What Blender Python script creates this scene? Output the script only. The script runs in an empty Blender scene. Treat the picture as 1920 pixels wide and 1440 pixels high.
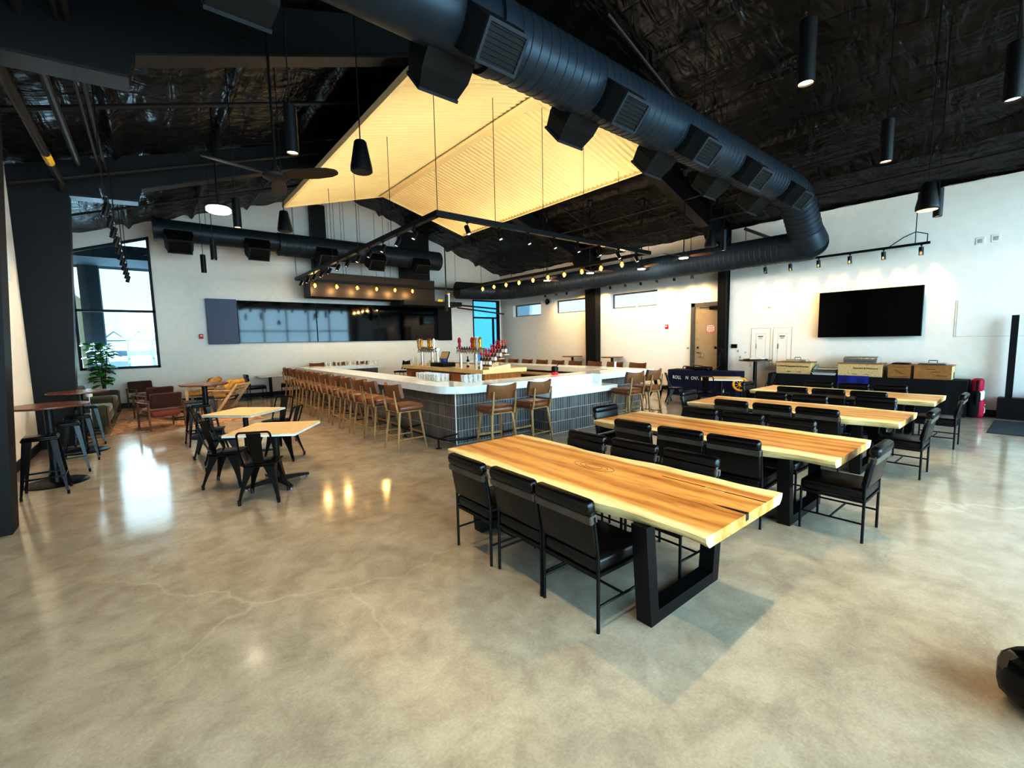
import bpy, bmesh, math, random
from mathutils import Vector, Matrix, Euler
random.seed(7)
sc = bpy.context.scene
col = sc.collection
PI = math.pi
R = math.radians

# ------------------------------------------------------------------ mesh builder
class MB:
    def __init__(self):
        self.v = []; self.f = []
    def add(self, vs, fs):
        n = len(self.v); self.v.extend([tuple(p) for p in vs]); self.f.extend([tuple(i + n for i in f) for f in fs]); return self
    def box(self, c, s, rot=None, bev=0.0, seg=2, taper=None):
        bm = bmesh.new(); bmesh.ops.create_cube(bm, size=1.0)
        for p in bm.verts:
            k = 1.0
            if taper and p.co.z > 0: k = taper
            p.co = Vector((p.co.x * s[0] * k, p.co.y * s[1] * k, p.co.z * s[2]))
        if bev > 0:
            bmesh.ops.bevel(bm, geom=bm.edges[:], offset=min(bev, min(s) * .49), segments=seg, affect='EDGES', profile=.5)
        m = Matrix.Translation(c)
        if rot: m = m @ Euler(rot).to_matrix().to_4x4()
        bm.verts.index_update()
        self.add([m @ p.co for p in bm.verts], [[q.index for q in f.verts] for f in bm.faces]); bm.free(); return self
    def bb(self, x0, x1, y0, y1, z0, z1, bev=0.0, seg=2):
        return self.box(((x0 + x1) / 2, (y0 + y1) / 2, (z0 + z1) / 2), (abs(x1 - x0), abs(y1 - y0), abs(z1 - z0)), None, bev, seg)
    def tube(self, pts, r, n=8, closed=False, caps=True):
        P = [Vector(p) for p in pts]; k = len(P)
        rs = r if isinstance(r, (list, tuple)) else [r] * k
        vs = []; up = None
        for i in range(k):
            a = P[(i - 1) % k] if (closed or i > 0) else P[i]
            b = P[(i + 1) % k] if (closed or i < k - 1) else P[i]
            t = (b - a).normalized()
            if up is None:
                up = Vector((0, 0, 1)) if abs(t.z) < .9 else Vector((0, 1, 0))
            u = (up - t * up.dot(t)).normalized(); w = t.cross(u); up = u
            for j in range(n):
                an = 2 * PI * j / n
                vs.append(P[i] + (u * math.cos(an) + w * math.sin(an)) * rs[i])
        fs = []
        for i in range(k if closed else k - 1):
            for j in range(n):
                a = i * n + j; b = i * n + (j + 1) % n; c = ((i + 1) % k) * n + (j + 1) % n; d = ((i + 1) % k) * n + j
                fs.append((a, b, c, d))
        if caps and not closed:
            fs.append(tuple(range(n - 1, -1, -1))); fs.append(tuple(range((k - 1) * n, k * n)))
        return self.add(vs, fs)
    def cyl(self, p0, p1, r0, r1=None, n=16):
        return self.tube([p0, p1], [r0, r0 if r1 is None else r1], n)
    def lathe(self, prof, n=24, loc=(0, 0, 0)):
        vs = []; k = len(prof)
        for (r, z) in prof:
            for j in range(n):
                a = 2 * PI * j / n; vs.append((loc[0] + r * math.cos(a), loc[1] + r * math.sin(a), loc[2] + z))
        fs = []
        for i in range(k - 1):
            for j in range(n):
                fs.append((i * n + j, i * n + (j + 1) % n, (i + 1) * n + (j + 1) % n, (i + 1) * n + j))
        fs.append(tuple(range(n - 1, -1, -1))); fs.append(tuple(range((k - 1) * n, k * n)))
        return self.add(vs, fs)
    def prism(self, poly, a, b, axis='z'):
        def pt(p, h):
            return {'z': (p[0], p[1], h), 'y': (p[0], h, p[1]), 'x': (h, p[0], p[1])}[axis]
        n = len(poly)
        vs = [pt(p, a) for p in poly] + [pt(p, b) for p in poly]
        fs = [tuple(range(n - 1, -1, -1)), tuple(range(n, 2 * n))]
        for i in range(n): fs.append((i, (i + 1) % n, n + (i + 1) % n, n + i))
        return self.add(vs, fs)
    def grid(self, fn, nu, nv):
        vs = [fn(i / nu, j / nv) for i in range(nu + 1) for j in range(nv + 1)]
        fs = [(i * (nv + 1) + j, (i + 1) * (nv + 1) + j, (i + 1) * (nv + 1) + j + 1, i * (nv + 1) + j + 1) for i in range(nu) for j in range(nv)]
        return self.add(vs, fs)
    def xf(self, m, start=0):
        self.v = self.v[:start] + [tuple(m @ Vector(p)) for p in self.v[start:]]; return self
    def build(self, name, mat, parent=None, smooth=True, ang=.6, loc=None):
        me = bpy.data.meshes.new(name)
        me.from_pydata(self.v, [], self.f)
        bm = bmesh.new(); bm.from_mesh(me); bmesh.ops.recalc_face_normals(bm, faces=bm.faces[:]); bm.to_mesh(me); bm.free()
        me.materials.append(mat)
        if smooth:
            me.polygons.foreach_set('use_smooth', [True] * len(me.polygons)); me.set_sharp_from_angle(angle=ang)
        o = bpy.data.objects.new(name, me); col.objects.link(o)
        if parent is not None: o.parent = parent
        if loc: o.location = loc
        return o

def arc(c, r, a0, a1, n, f=lambda x, y: (x, y)):
    return [f(c[0] + r * math.cos(a0 + (a1 - a0) * i / n), c[1] + r * math.sin(a0 + (a1 - a0) * i / n)) for i in range(n + 1)]

def tag(o, label=None, cat=None, group=None, kind=None):
    if label: o['label'] = label
    if cat: o['category'] = cat
    if group: o['group'] = group
    if kind: o['kind'] = kind
    return o
def thing(name, label, cat, loc=(0, 0, 0), rz=0, group=None):
    o = bpy.data.objects.new(name, None); col.objects.link(o)
    o.empty_display_size = .1; o.location = loc; o.rotation_euler = (0, 0, rz)
    return tag(o, label, cat, group)
def struct(name, mb, mat, parent=None, **k):
    o = mb.build(name, mat, parent, **k)
    if parent is None: o['kind'] = 'structure'
    return o
def dup(root, loc, rz=None, label=None, group=None):
    r = root.copy(); col.objects.link(r); r.location = loc
    if rz is not None: r.rotation_euler = (0, 0, rz)
    if label: r['label'] = label
    if group: r['group'] = group
    for ch in list(root.children):
        c = ch.copy(); col.objects.link(c); c.parent = r
        for g in list(ch.children):
            d = g.copy(); col.objects.link(d); d.parent = c
    return r
def text(body, size, mat, parent, loc, rot, name='lettering', ext=.0015, align='CENTER', sx=1.0):
    cu = bpy.data.curves.new(name, 'FONT'); cu.body = body; cu.size = size; cu.extrude = ext; cu.align_x = align; cu.align_y = 'CENTER'
    cu.resolution_u = 2
    cu.materials.append(mat)
    o = bpy.data.objects.new(name, cu); col.objects.link(o)
    me = bpy.data.meshes.new_from_object(o.evaluated_get(bpy.context.evaluated_depsgraph_get())); bpy.data.objects.remove(o); bpy.data.curves.remove(cu)
    if not me.materials: me.materials.append(mat)
    o = bpy.data.objects.new(name, me); col.objects.link(o); o.parent = parent; o.location = loc; o.rotation_euler = rot; o.scale = (sx, 1, 1)
    return o
def lamp(kind, loc, energy, color, size=.05, aim=None, angle=90, blend=.6, parent=None, sx=None, sy=None, name='lamp'):
    d = bpy.data.lights.new(name, kind); d.energy = energy; d.color = color
    if kind == 'AREA':
        d.shape = 'RECTANGLE'; d.size = sx; d.size_y = sy
    else: d.shadow_soft_size = size
    if kind == 'SPOT': d.spot_size = R(angle); d.spot_blend = blend
    o = bpy.data.objects.new(name, d); col.objects.link(o); o.location = loc
    if aim is not None:
        o.rotation_euler = (Vector(aim) - Vector(loc)).to_track_quat('-Z', 'Y').to_euler()
    return o

# ------------------------------------------------------------------ materials
def lin(h):
    c = [int(h[i:i + 2], 16) / 255 for i in (0, 2, 4)]
    return tuple(x / 12.92 if x <= .04045 else ((x + .055) / 1.055) ** 2.4 for x in c) + (1,)
class N:
    def __init__(self, name):
        self.m = bpy.data.materials.new(name); self.m.use_nodes = True
        self.t = self.m.node_tree; self.b = self.t.nodes['Principled BSDF']; self.o = self.t.nodes['Material Output']
        self.tc = self.t.nodes.new('ShaderNodeTexCoord')
    def n(self, ty, **k):
        x = self.t.nodes.new('ShaderNode' + ty)
        for a, v in k.items(): setattr(x, a, v)
        return x
    def l(self, a, b): self.t.links.new(a, b)
    def mapping(self, scale=(1, 1, 1), coord='Object'):
        m = self.n('Mapping'); m.inputs['Scale'].default_value = scale; self.l(self.tc.outputs[coord], m.inputs['Vector']); return m.outputs['Vector']
    def noise(self, vec, scale=5, detail=4, rough=.5, dist=0):
        x = self.n('TexNoise'); x.inputs['Scale'].default_value = scale; x.inputs['Detail'].default_value = detail
        x.inputs['Roughness'].default_value = rough; x.inputs['Distortion'].default_value = dist
        self.l(vec, x.inputs['Vector']); return x.outputs['Fac']
    def ramp(self, fac, stops, interp='LINEAR'):
        r = self.n('ValToRGB'); e = r.color_ramp.elements; r.color_ramp.interpolation = interp
        while len(e) < len(stops): e.new(.5)
        for i, (p, c) in enumerate(stops): e[i].position = p; e[i].color = c if len(c) == 4 else tuple(c) + (1,)
        self.l(fac, r.inputs['Fac']); return r.outputs['Color']
    def mix(self, a, b, fac, mode='MIX'):
        x = self.n('Mix', data_type='RGBA', blend_type=mode)
        for s, v in ((0, fac), (6, a), (7, b)):
            if hasattr(v, 'is_linked') or hasattr(v, 'links'): self.l(v, x.inputs[s])
            else: x.inputs[s].default_value = v
        return x.outputs[2]
    def math(self, op, a, b=0.0, c=None):
        x = self.n('Math', operation=op)
        for i, v in enumerate((a, b) if c is None else (a, b, c)):
            if isinstance(v, (int, float)): x.inputs[i].default_value = v
            else: self.l(v, x.inputs[i])
        return x.outputs[0]
    def bump(self, h, strength=.2, dist=.02):
        x = self.n('Bump'); x.inputs['Strength'].default_value = strength; x.inputs['Distance'].default_value = dist
        self.l(h, x.inputs['Height']); self.l(x.outputs['Normal'], self.b.inputs['Normal'])
    def set(self, **k):
        for a, v in k.items():
            i = self.b.inputs[a.replace('_', ' ')]
            if isinstance(v, (int, float, tuple)): i.default_value = v
            else: self.l(v, i)
        return self
def mat(name, hexc, rough=.5, metal=0.0, var=.12, scale=6, bump=0, bscale=60, coat=0.0, spec=None, sheen=0):
    k = N(name); c = lin(hexc)
    v = k.noise(k.mapping(), scale, 3)
    lo = tuple(x * (1 - var) for x in c[:3]) + (1,); hi = tuple(min(1, x * (1 + var)) for x in c[:3]) + (1,)
    k.set(Base_Color=k.ramp(v, [(.3, lo), (.7, hi)]), Roughness=rough, Metallic=metal)
    if coat: k.set(Coat_Weight=coat, Coat_Roughness=.08)
    if spec is not None: k.set(Specular_IOR_Level=spec)
    if sheen: k.set(Sheen_Weight=sheen)
    if bump: k.bump(k.noise(k.mapping(), bscale, 4), bump, .01)
    return k.m
def emis(name, hexc, strength):
    k = N(name); k.set(Base_Color=lin(hexc), Emission_Color=lin(hexc))
    f = k.noise(k.mapping(), 3, 1); k.set(Emission_Strength=k.math('MULTIPLY_ADD', f, strength * .1, strength * .95)); return k.m

def concrete():
    k = N('polished_concrete'); v = k.mapping()
    a = k.noise(v, .55, 6, .6, .6); b = k.noise(v, 3.6, 8, .68, .35); c = k.noise(v, 60, 3, .7); pv = k.noise(v, .22, 2)
    base = k.ramp(a, [(.25, lin('9a8d7a')), (.5, lin('b2a796')), (.75, lin('c0b8aa'))])
    base = k.mix(base, k.ramp(b, [(.3, lin('84776a')), (.55, lin('b3a99b')), (.8, lin('cdc5b7'))]), .5)
    base = k.mix(base, k.ramp(c, [(.35, lin('94887a')), (.65, lin('c9c2b2'))]), .16)
    vo = k.n('TexVoronoi', feature='DISTANCE_TO_EDGE'); vo.inputs['Scale'].default_value = .28
    dv = k.n('Mix', data_type='VECTOR'); dv.inputs[0].default_value = .3
    nz = k.n('TexNoise'); nz.inputs['Scale'].default_value = 2.3; nz.inputs['Detail'].default_value = 6; k.l(v, nz.inputs['Vector'])
    k.l(v, dv.inputs[4]); k.l(nz.outputs['Color'], dv.inputs[5]); k.l(dv.outputs[1], vo.inputs['Vector'])
    cr = k.ramp(vo.outputs['Distance'], [(0, (1, 1, 1)), (.0009, (.0, .0, .0))])
    crm = k.math('MULTIPLY', cr, k.ramp(pv, [(.45, (0, 0, 0)), (.6, (.4, .4, .4))]))
    base = k.mix(base, lin('d9d2c2'), crm)
    # fine pale aggregate exposed in bands
    vs = k.n('TexVoronoi'); vs.inputs['Scale'].default_value = 70; k.l(v, vs.inputs['Vector'])
    ag = k.math('MULTIPLY', k.ramp(vs.outputs['Distance'], [(.16, (1, 1, 1)), (.26, (0, 0, 0))]), k.ramp(k.noise(v, .8, 3, .6, 1.0), [(.58, (0, 0, 0)), (.66, (.5, .5, .5))]))
    base = k.mix(base, lin('cfc5ae'), ag)
    k.set(Base_Color=base, Roughness=k.ramp(b, [(.3, (.09,) * 3), (.7, (.17,) * 3)]), Specular_IOR_Level=.62)
    k.bump(k.noise(v, 9, 3), .012, .02)
    return k.m
def slab(name, dark, mid, light, sap, half):
    k = N(name); v = k.mapping((1, 1, 1))
    oi = k.n('ObjectInfo'); off = k.n('VectorMath', operation='ADD'); cm = k.n('CombineXYZ')
    k.l(k.math('MULTIPLY', oi.outputs['Random'], 7.0), cm.inputs[1]); k.l(v, off.inputs[0]); k.l(cm.outputs[0], off.inputs[1])
    m2 = k.n('Mapping'); m2.inputs['Scale'].default_value = (1, .16, 1); k.l(off.outputs[0], m2.inputs['Vector'])
    w = k.n('TexWave', wave_type='BANDS', bands_direction='X'); w.inputs['Scale'].default_value = 1.5; w.inputs['Distortion'].default_value = 11
    w.inputs['Detail'].default_value = 3; w.inputs['Detail Scale'].default_value = 1.1; k.l(m2.outputs[0], w.inputs['Vector'])
    g = k.noise(m2.outputs[0], 26, 6, .6, .4)
    c = k.ramp(w.outputs['Fac'], [(.05, lin(dark)), (.4, lin(mid)), (.95, lin(light))])
    c = k.mix(c, k.ramp(g, [(.3, lin(dark)), (.45, lin(mid)), (.7, lin(light))]), .5); c = k.mix(c, lin(mid), .18)
    m3 = k.n('Mapping'); m3.inputs['Scale'].default_value = (1, .035, 1); k.l(off.outputs[0], m3.inputs['Vector'])
    ck = k.ramp(k.noise(m3.outputs[0], 16, 5, .6, .5), [(.335, (1, 1, 1)), (.36, (0, 0, 0))])
    c = k.mix(c, lin('4a2c14'), k.math('MULTIPLY', ck, .5))
    sx = k.n('SeparateXYZ'); k.l(v, sx.inputs[0])
    e = k.math('ADD', k.math('ABSOLUTE', sx.outputs[0]), k.math('MULTIPLY', k.noise(off.outputs[0], 1.3, 3), .12))
    c = k.mix(c, k.ramp(g, [(.3, lin(sap)), (.7, lin('f3dfb2'))]), k.ramp(e, [(0, (0, 0, 0)), (max(.01, (half - .02)), (0, 0, 0)), (half + .035, (1, 1, 1))]))
    k.set(Base_Color=c, Roughness=.42, Coat_Weight=.12, Coat_Roughness=.22)
    k.bump(g, .05, .01); return k.m
def wood(name, a, b, rough=.45, axis=(1, 1, .12), sc=18):
    k = N(name); v = k.mapping(axis); g = k.noise(v, sc, 6, .6, .6)
    k.set(Base_Color=k.ramp(g, [(.3, lin(a)), (.7, lin(b))]), Roughness=rough); k.bump(g, .05, .01); return k.m
def tilemat():
    k = N('stacked_tile'); v = k.mapping(); s = k.n('SeparateXYZ'); k.l(v, s.inputs[0])
    u = k.math('ADD', s.outputs[0], s.outputs[1])
    fu = k.math('FRACT', k.math('DIVIDE', k.math('ADD', u, 20.0), .0635)); fz = k.math('FRACT', k.math('DIVIDE', k.math('ADD', s.outputs[2], .0), .232))
    gu = k.math('LESS_THAN', fu, .085); gz = k.math('LESS_THAN', fz, .03)
    g = k.math('MAXIMUM', gu, gz)
    idv = k.n('CombineXYZ'); k.l(k.math('FLOOR', k.math('DIVIDE', k.math('ADD', u, 20.0), .0635)), idv.inputs[0]); k.l(k.math('FLOOR', k.math('DIVIDE', s.outputs[2], .232)), idv.inputs[1])
    wn = k.n('TexWhiteNoise', noise_dimensions='3D'); k.l(idv.outputs[0], wn.inputs['Vector'])
    t = k.ramp(wn.outputs['Value'], [(0, lin('4f4d4d')), (.5, lin('62605f')), (1, lin('7b7876'))])
    t = k.mix(t, k.ramp(k.noise(v, 40, 4), [(.3, lin('464444')), (.7, lin('827f7c'))]), .3)
    k.set(Base_Color=k.mix(t, lin('d6d2ca'), k.math('MULTIPLY', g, .85)), Roughness=.32)
    k.bump(k.math('SUBTRACT', 1.0, g), .3, .004); return k.m
def quartz():
    k = N('white_quartz'); v = k.mapping(); n = k.noise(v, 1.6, 8, .62, 1.6)
    k.set(Base_Color=k.ramp(n, [(.40, lin('eef2f4')), (.485, lin('eaf0f4')), (.5, lin('dde4ea')), (.515, lin('eaf0f4')), (.7, lin('f3f5f6'))]), Roughness=.1, Specular_IOR_Level=.6); return k.m
def insulation():
    k = N('black_foil_insulation'); v = k.mapping((1.6, .28, 1))
    a = k.noise(v, 2.2, 3, .5, .8); b = k.noise(k.mapping((.5, 1.6, 1)), 1.6, 2, .5, 1.5)
    k.set(Base_Color=k.ramp(a, [(.3, lin('0a0806')), (.7, lin('18130e'))]), Roughness=.36, Specular_IOR_Level=.45)
    k.bump(k.math('ADD', a, b), .7, .14); return k.m
def glassmat(name, tint, ref=.12, tr=1.0):
    k = N(name); t = k.n('BsdfTransparent'); t.inputs[0].default_value = tuple(x * tr for x in lin(tint)[:3]) + (1,)
    g = k.n('BsdfGlossy'); g.inputs['Roughness'].default_value = .02
    lw = k.n('LayerWeight'); lw.inputs[0].default_value = .25
    f = k.math('MULTIPLY_ADD', lw.outputs['Fresnel'], .8, ref * .3)
    mx = k.n('MixShader'); k.l(f, mx.inputs[0]); k.l(t.outputs[0], mx.inputs[1]); k.l(g.outputs[0], mx.inputs[2]); k.l(mx.outputs[0], k.o.inputs[0]); return k.m
def rugmat():
    k = N('vintage_rug'); v = k.mapping((1, 1, 1)); n = k.noise(v, 2.2, 8, .7, 1.5)
    vo = k.n('TexVoronoi'); vo.inputs['Scale'].default_value = 6; k.l(v, vo.inputs['Vector'])
    c = k.ramp(n, [(.3, lin('7a4a36')), (.42, lin('b98a68')), (.52, lin('d7c4a8')), (.6, lin('8d5a44')), (.72, lin('4c5a70'))])
    k.set(Base_Color=k.mix(c, k.ramp(vo.outputs['Distance'], [(.2, lin('c9ab88')), (.6, lin('6b3c30'))]), .35), Roughness=.95); k.bump(n, .2, .01); return k.m
def printbox(name, base, ink, dens):
    k = N(name); v = k.mapping((1, 1, 1)); vo = k.n('TexVoronoi', feature='DISTANCE_TO_EDGE'); vo.inputs['Scale'].default_value = 22; k.l(v, vo.inputs['Vector'])
    n = k.noise(v, 16, 3, .6, 2.5)
    f = k.math('MULTIPLY', k.ramp(vo.outputs['Distance'], [(.02, (1, 1, 1)), (.05, (0, 0, 0))]), k.ramp(n, [(.5, (0, 0, 0)), (.56, (dens,) * 3)]))
    k.set(Base_Color=k.mix(k.ramp(k.noise(v, 30, 3), [(.3, lin(base)), (.7, tuple(min(1, x * 1.15) for x in lin(base)[:3]) + (1,))]), lin(ink), f), Roughness=.7); return k.m

M = {}
M['floor'] = concrete()
M['wall'] = mat('white_wall_paint', 'efede8', .7, var=.02, bump=.03, bscale=160)
M['beige'] = mat('tan_door_paint', 'b7a487', .5, var=.05)
M['dframe'] = mat('grey_door_frame', '6d6a63', .4)
M['insul'] = insulation()
M['blackpaint'] = mat('black_steel_paint', '0a0b0e', .5, var=.2)
M['brownsteel'] = mat('brown_steel_and_lit_flange', '2a231d', .5, var=.2)
M['duct'] = mat('dark_spiral_duct', '2a353e', .42, .2, var=.1)
M['diffuser'] = mat('black_diffuser', '070708', .6)
M['grille'] = mat('grille_frame', '2b3036', .5)
M['canopy'] = mat('cream_corrugated_metal', 'ecd9ac', .5, var=.03, scale=2)
M['blackmetal'] = mat('black_powder_coat', '090a0c', .4, .2, var=.2)
M['tolix'] = mat('gloss_black_metal', '050506', .24, .0, var=.2, spec=.35)
M['leather'] = mat('black_leather', '0f0c0b', .25, var=.25, bump=.12, bscale=180)
M['leather2'] = mat('brown_leather_strap', '61564b', .5, var=.2)
M['cognac'] = mat('cognac_leather', '7a4b2e', .34, var=.2, bump=.1, bscale=150)
M['cognacback'] = mat('tan_woven_back', '7d5433', .45, var=.22, bump=.15, bscale=220)
M['slab'] = slab('live_edge_wood', '8f5e2c', 'c4914f', 'd9ad70', 'd2bb8a', .46)
M['slab2'] = slab('pale_live_edge_wood', 'a0733f', 'd0a46a', 'e0bd8a', 'd6c293', .50)
M['oak'] = wood('oiled_oak', '8a6c48', 'b8976a')
M['tile'] = tilemat(); M['quartz'] = quartz()
M['cab'] = wood('cabinet_oak', 'a8703a', 'cf9654', .4)
M['butcher'] = mat('cream_counter', 'e8d2a4', .25, var=.05)
M['lam'] = mat('maple_laminate', 'e0c49a', .3, var=.05); M['lamedge'] = mat('white_table_edge', 'd9e0dd', .4)
M['walnut'] = wood('walnut_top', '5e3a2a', '8a5b42', .25, (1, .2, 1), 20)
M['sofa'] = mat('olive_velvet', '45452c', .8, var=.2, sheen=.2); M['sofacush'] = mat('sage_cushion', '656b4a', .8, var=.15, sheen=.4)
M['rust'] = mat('rust_velvet', '431a10', .75, var=.2, sheen=.4); M['rustseat'] = mat('rust_seat', '8a4d36', .75, var=.15, sheen=.4)
M['brownwood'] = wood('brown_frame_wood', '5d3f28', '8b6642')
M['rug'] = rugmat()
M['ash'] = wood('pale_ash', 'd8bd94', 'ecd9b6'); M['canvas'] = mat('mustard_canvas', 'd8ac60', .85, var=.15)
M['leaf'] = mat('fig_leaf', '3c8a33', .4, var=.45, scale=9); M['stem'] = mat('plant_stem', '5a4630', .8); M['pot'] = mat('white_pot', 'd8d8d4', .5)
M['screen'] = mat('tv_screen', '020203', .05, var=.1, spec=.5); M['screen2'] = mat('matte_tv_screen', '020202', .12, var=.1, spec=.12); M['bezel'] = mat('tv_bezel', '0a0a0b', .35)
M['panel'] = mat('grey_acoustic_fabric', '6f7c93', .9, var=.1, scale=90, bump=.2, bscale=300); M['panel2'] = mat('charcoal_acoustic_fabric', '2a2826', .9, var=.1, scale=90)
M['navy'] = mat('navy_cloth', '121c3f', .85, var=.2, scale=3); M['blackcloth'] = mat('black_cloth', '0d0e14', .85, var=.3, scale=3); M['bluecloth'] = mat('royal_blue_cloth', '1d2f86', .85, var=.2, scale=3)
M['mdf'] = printbox('printed_wood_box', 'cfb88e', '6a512c', .6); M['mdf2'] = mat('honey_wood_box', 'a87d4c', .6, var=.12, scale=14); M['mdf3'] = mat('pale_wood_end', 'd6c092', .6, var=.08, scale=14)
M['ink'] = mat('dark_ink', '3a2a18', .7)
M['chrome'] = mat('polished_steel', 'e2e0da', .22, .75, var=.04); M['steel'] = mat('brushed_steel', 'b9bcc0', .3, .9, var=.05)
M['white'] = mat('white_plastic', 'eceae6', .4, var=.03); M['red'] = mat('red_plastic', 'd8323a', .4, var=.1); M['crimson'] = mat('crimson_nylon', 'b01342', .6, var=.15)
M['yellow'] = mat('yellow_foam', 'f2b21c', .55, var=.08); M['blue'] = mat('blue_plastic', '3b5fb0', .4)
M['gold'] = mat('gold_tap', 'c98d2c', .3, .6); M['amber'] = mat('amber_liquor', '6b2a10', .12, var=.2, coat=.5)
M['glass'] = glassmat('clear_window_glass', 'e6f3f7'); M['tintglass'] = glassmat('blue_window_glass', '9fd6ea')
k_ = N('pint_glass'); k_.set(Base_Color=(.9, .93, .95, 1), Roughness=.08); k_.set(Alpha=k_.math('MULTIPLY_ADD', k_.noise(k_.mapping((1, 1, .3)), 60, 2), .55, -.02)); M['pint'] = k_.m
M['bulb'] = emis('warm_bulb', 'ffb347', 14.0); M['bulbglass'] = glassmat('amber_bulb_glass', 'ffe2a0', .1)
M['spotface'] = emis('spot_lens', 'ffe0a8', 9.0); M['ledface'] = emis('led_panel', 'fff1e2', 2.2); M['dimlens'] = emis('cool_lens', 'f2efe6', 1.2); M['softglow'] = emis('soft_amber_glow', 'f5c9a0', .8)
M['fanwood'] = wood('dark_fan_wood', '2a1a12', '46301f', .4, (.2, 1, 1))
M['mat'] = mat('charcoal_mat', '3d4246', .95, var=.25, scale=120, bump=.3, bscale=300)
M['gravel'] = mat('pale_ground', 'c9ccc8', .9, var=.1); M['tan'] = mat('tan_facade', 'b9a27a', .8, var=.06); M['darkext'] = mat('dark_exterior', '2a3a42', .7)
M['truss'] = mat('grey_steel_truss', '9fb0bb', .5); M['shrub'] = mat('olive_shrub', '7d9a72', .8, var=.3); M['paper'] = mat('white_paper', 'f4f0e8', .6, var=.02)
M['pink'] = mat('pink_print', 'd97a72', .6, var=.05); M['greyplate'] = mat('grey_plate', 'b9b6ae', .5); M['label'] = mat('pipe_label_yellow', 'd8b02c', .6)
# ------------------------------------------------------------------ the room shell
XL, XR, YF, YB, XM = -1.7, 14.0, -2.6, 18.0, 6.15
def roof(x): return 5.05 + .331 * ((x - XL) if x <= XM else (XR - x))
struct('floor', MB().bb(XL - 3.0, XR + .6, YF - .4, YB + .3, -.2, 0), M['floor'], smooth=False)
def insul_fn(x0, x1):
    def fn(u, v):
        x = x0 + (x1 - x0) * u; y = YF + (YB - YF) * v
        t = (u * 5.0) % 1.0; d = min(t, 1 - t) * 1.64
        z = roof(x) + .02 - .05 * math.sin(PI * t) ** 2 - .15 * math.exp(-(d / .075) ** 2)
        z += .018 * math.sin(y * 3.1 + 5 * math.sin(x * 2.3)) + .012 * math.sin(y * 9.7 + x * 7)
        z -= .05 * math.exp(-(((y - 1.4) % 5.2 - 2.6) / .12) ** 2) * 0
        return (x, y, z)
    return fn
mb = MB(); mb.grid(insul_fn(XL - .1, XM), 170, 110); mb.grid(insul_fn(XM, XR + .1), 170, 110)
struct('ceiling', mb, M['insul'], ang=3.2)
struct('trim_1', MB().prism([(XL - .3, 5.2), (XM, 7.9), (XR + .3, 5.2), (XR + .3, 5.4), (XM, 8.1), (XL - .3, 5.4)], YF - .3, YB + .3, 'y'), M['blackpaint'], smooth=False)['label'] = 'black roof deck above the insulation'
# side walls, cut around the strip windows
WINS = [(9.0, 11.05), (12.15, 14.1), (15.0, 17.0)]
ZW0, ZW1 = 2.96, 3.52
def side_wall(name, xa, xb, mat_):
    mb = MB(); ys = [YF]
    mb.bb(xa, xb, YF, YB + .2, -.05, ZW0); mb.bb(xa, xb, YF, YB + .2, ZW1, 5.3)
    y = YF
    for a, b in WINS: mb.bb(xa, xb, y, a, ZW0, ZW1); y = b
    mb.bb(xa, xb, y, YB + .2, ZW0, ZW1)
    return struct(name, mb, mat_, smooth=False)
side_wall('wall_right', XR, XR + .25, M['wall']); side_wall('wall_left', XL - .25, XL, M['wall'])
nwin = 0
def strip_window(x, a, b, out):
    global nwin; nwin += 1
    t = .045; mb = MB(); xo = x + out * .17
    for (y0, y1, z0, z1) in ((a, b, ZW0, ZW0 + t), (a, b, ZW1 - t, ZW1), (a, a + t, ZW0 + t, ZW1 - t), (b - t, b, ZW0 + t, ZW1 - t)):
        mb.bb(min(xo, xo + out * .05), max(xo, xo + out * .05), y0, y1, z0, z1)
    w = struct('window_%d' % nwin, mb, M['dframe'], smooth=False)
    MB().bb(xo + out * .02, xo + out * .026, a + t, b - t, ZW0 + t, ZW1 - t).build('pane', M['glass'], w, False)
for a, b in WINS: strip_window(XR, a, b, 1)
for a, b in WINS: strip_window(XL, a, b, -1)
# back wall with its two windows
wl0, wl1, wz0 = -1.62, .235, 1.19
def wtop(x): return 4.63 + .331 * (x - wl0)
w20, w21, w2z0, w2z1 = 12.28, 13.9, .1, 3.82
mb = MB()
mb.prism([(XL - .2, -.05), (wl1, -.05), (wl1, wz0), (XL - .2, wz0)], YB, YB + .2, 'y')
mb.prism([(XL - .2, wz0), (wl0, wz0), (wl0, wtop(wl0)), (XL - .2, wtop(wl0))], YB, YB + .2, 'y')
mb.prism([(XL - .2, wtop(wl0)), (wl0, wtop(wl0)), (wl1, wtop(wl1)), (wl1, roof(wl1) + .2), (XL - .2, roof(XL) + .2)], YB, YB + .2, 'y')
mb.prism([(wl1, -.05), (w20, -.05), (w20, roof(w20) + .2), (XM, 7.85), (wl1, roof(wl1) + .2)], YB, YB + .2, 'y')
mb.prism([(w20, w2z1), (w21, w2z1), (w21, roof(w21) + .2), (w20, roof(w20) + .2)], YB, YB + .2, 'y')
mb.prism([(w20, -.05), (w21, -.05), (w21, w2z0), (w20, w2z0)], YB, YB + .2, 'y')
mb.prism([(w21, -.05), (XR + .2, -.05), (XR + .2, 5.25), (w21, 5.3)], YB, YB + .2, 'y')
struct('wall_back', mb, M['wall'], smooth=False)
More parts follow.
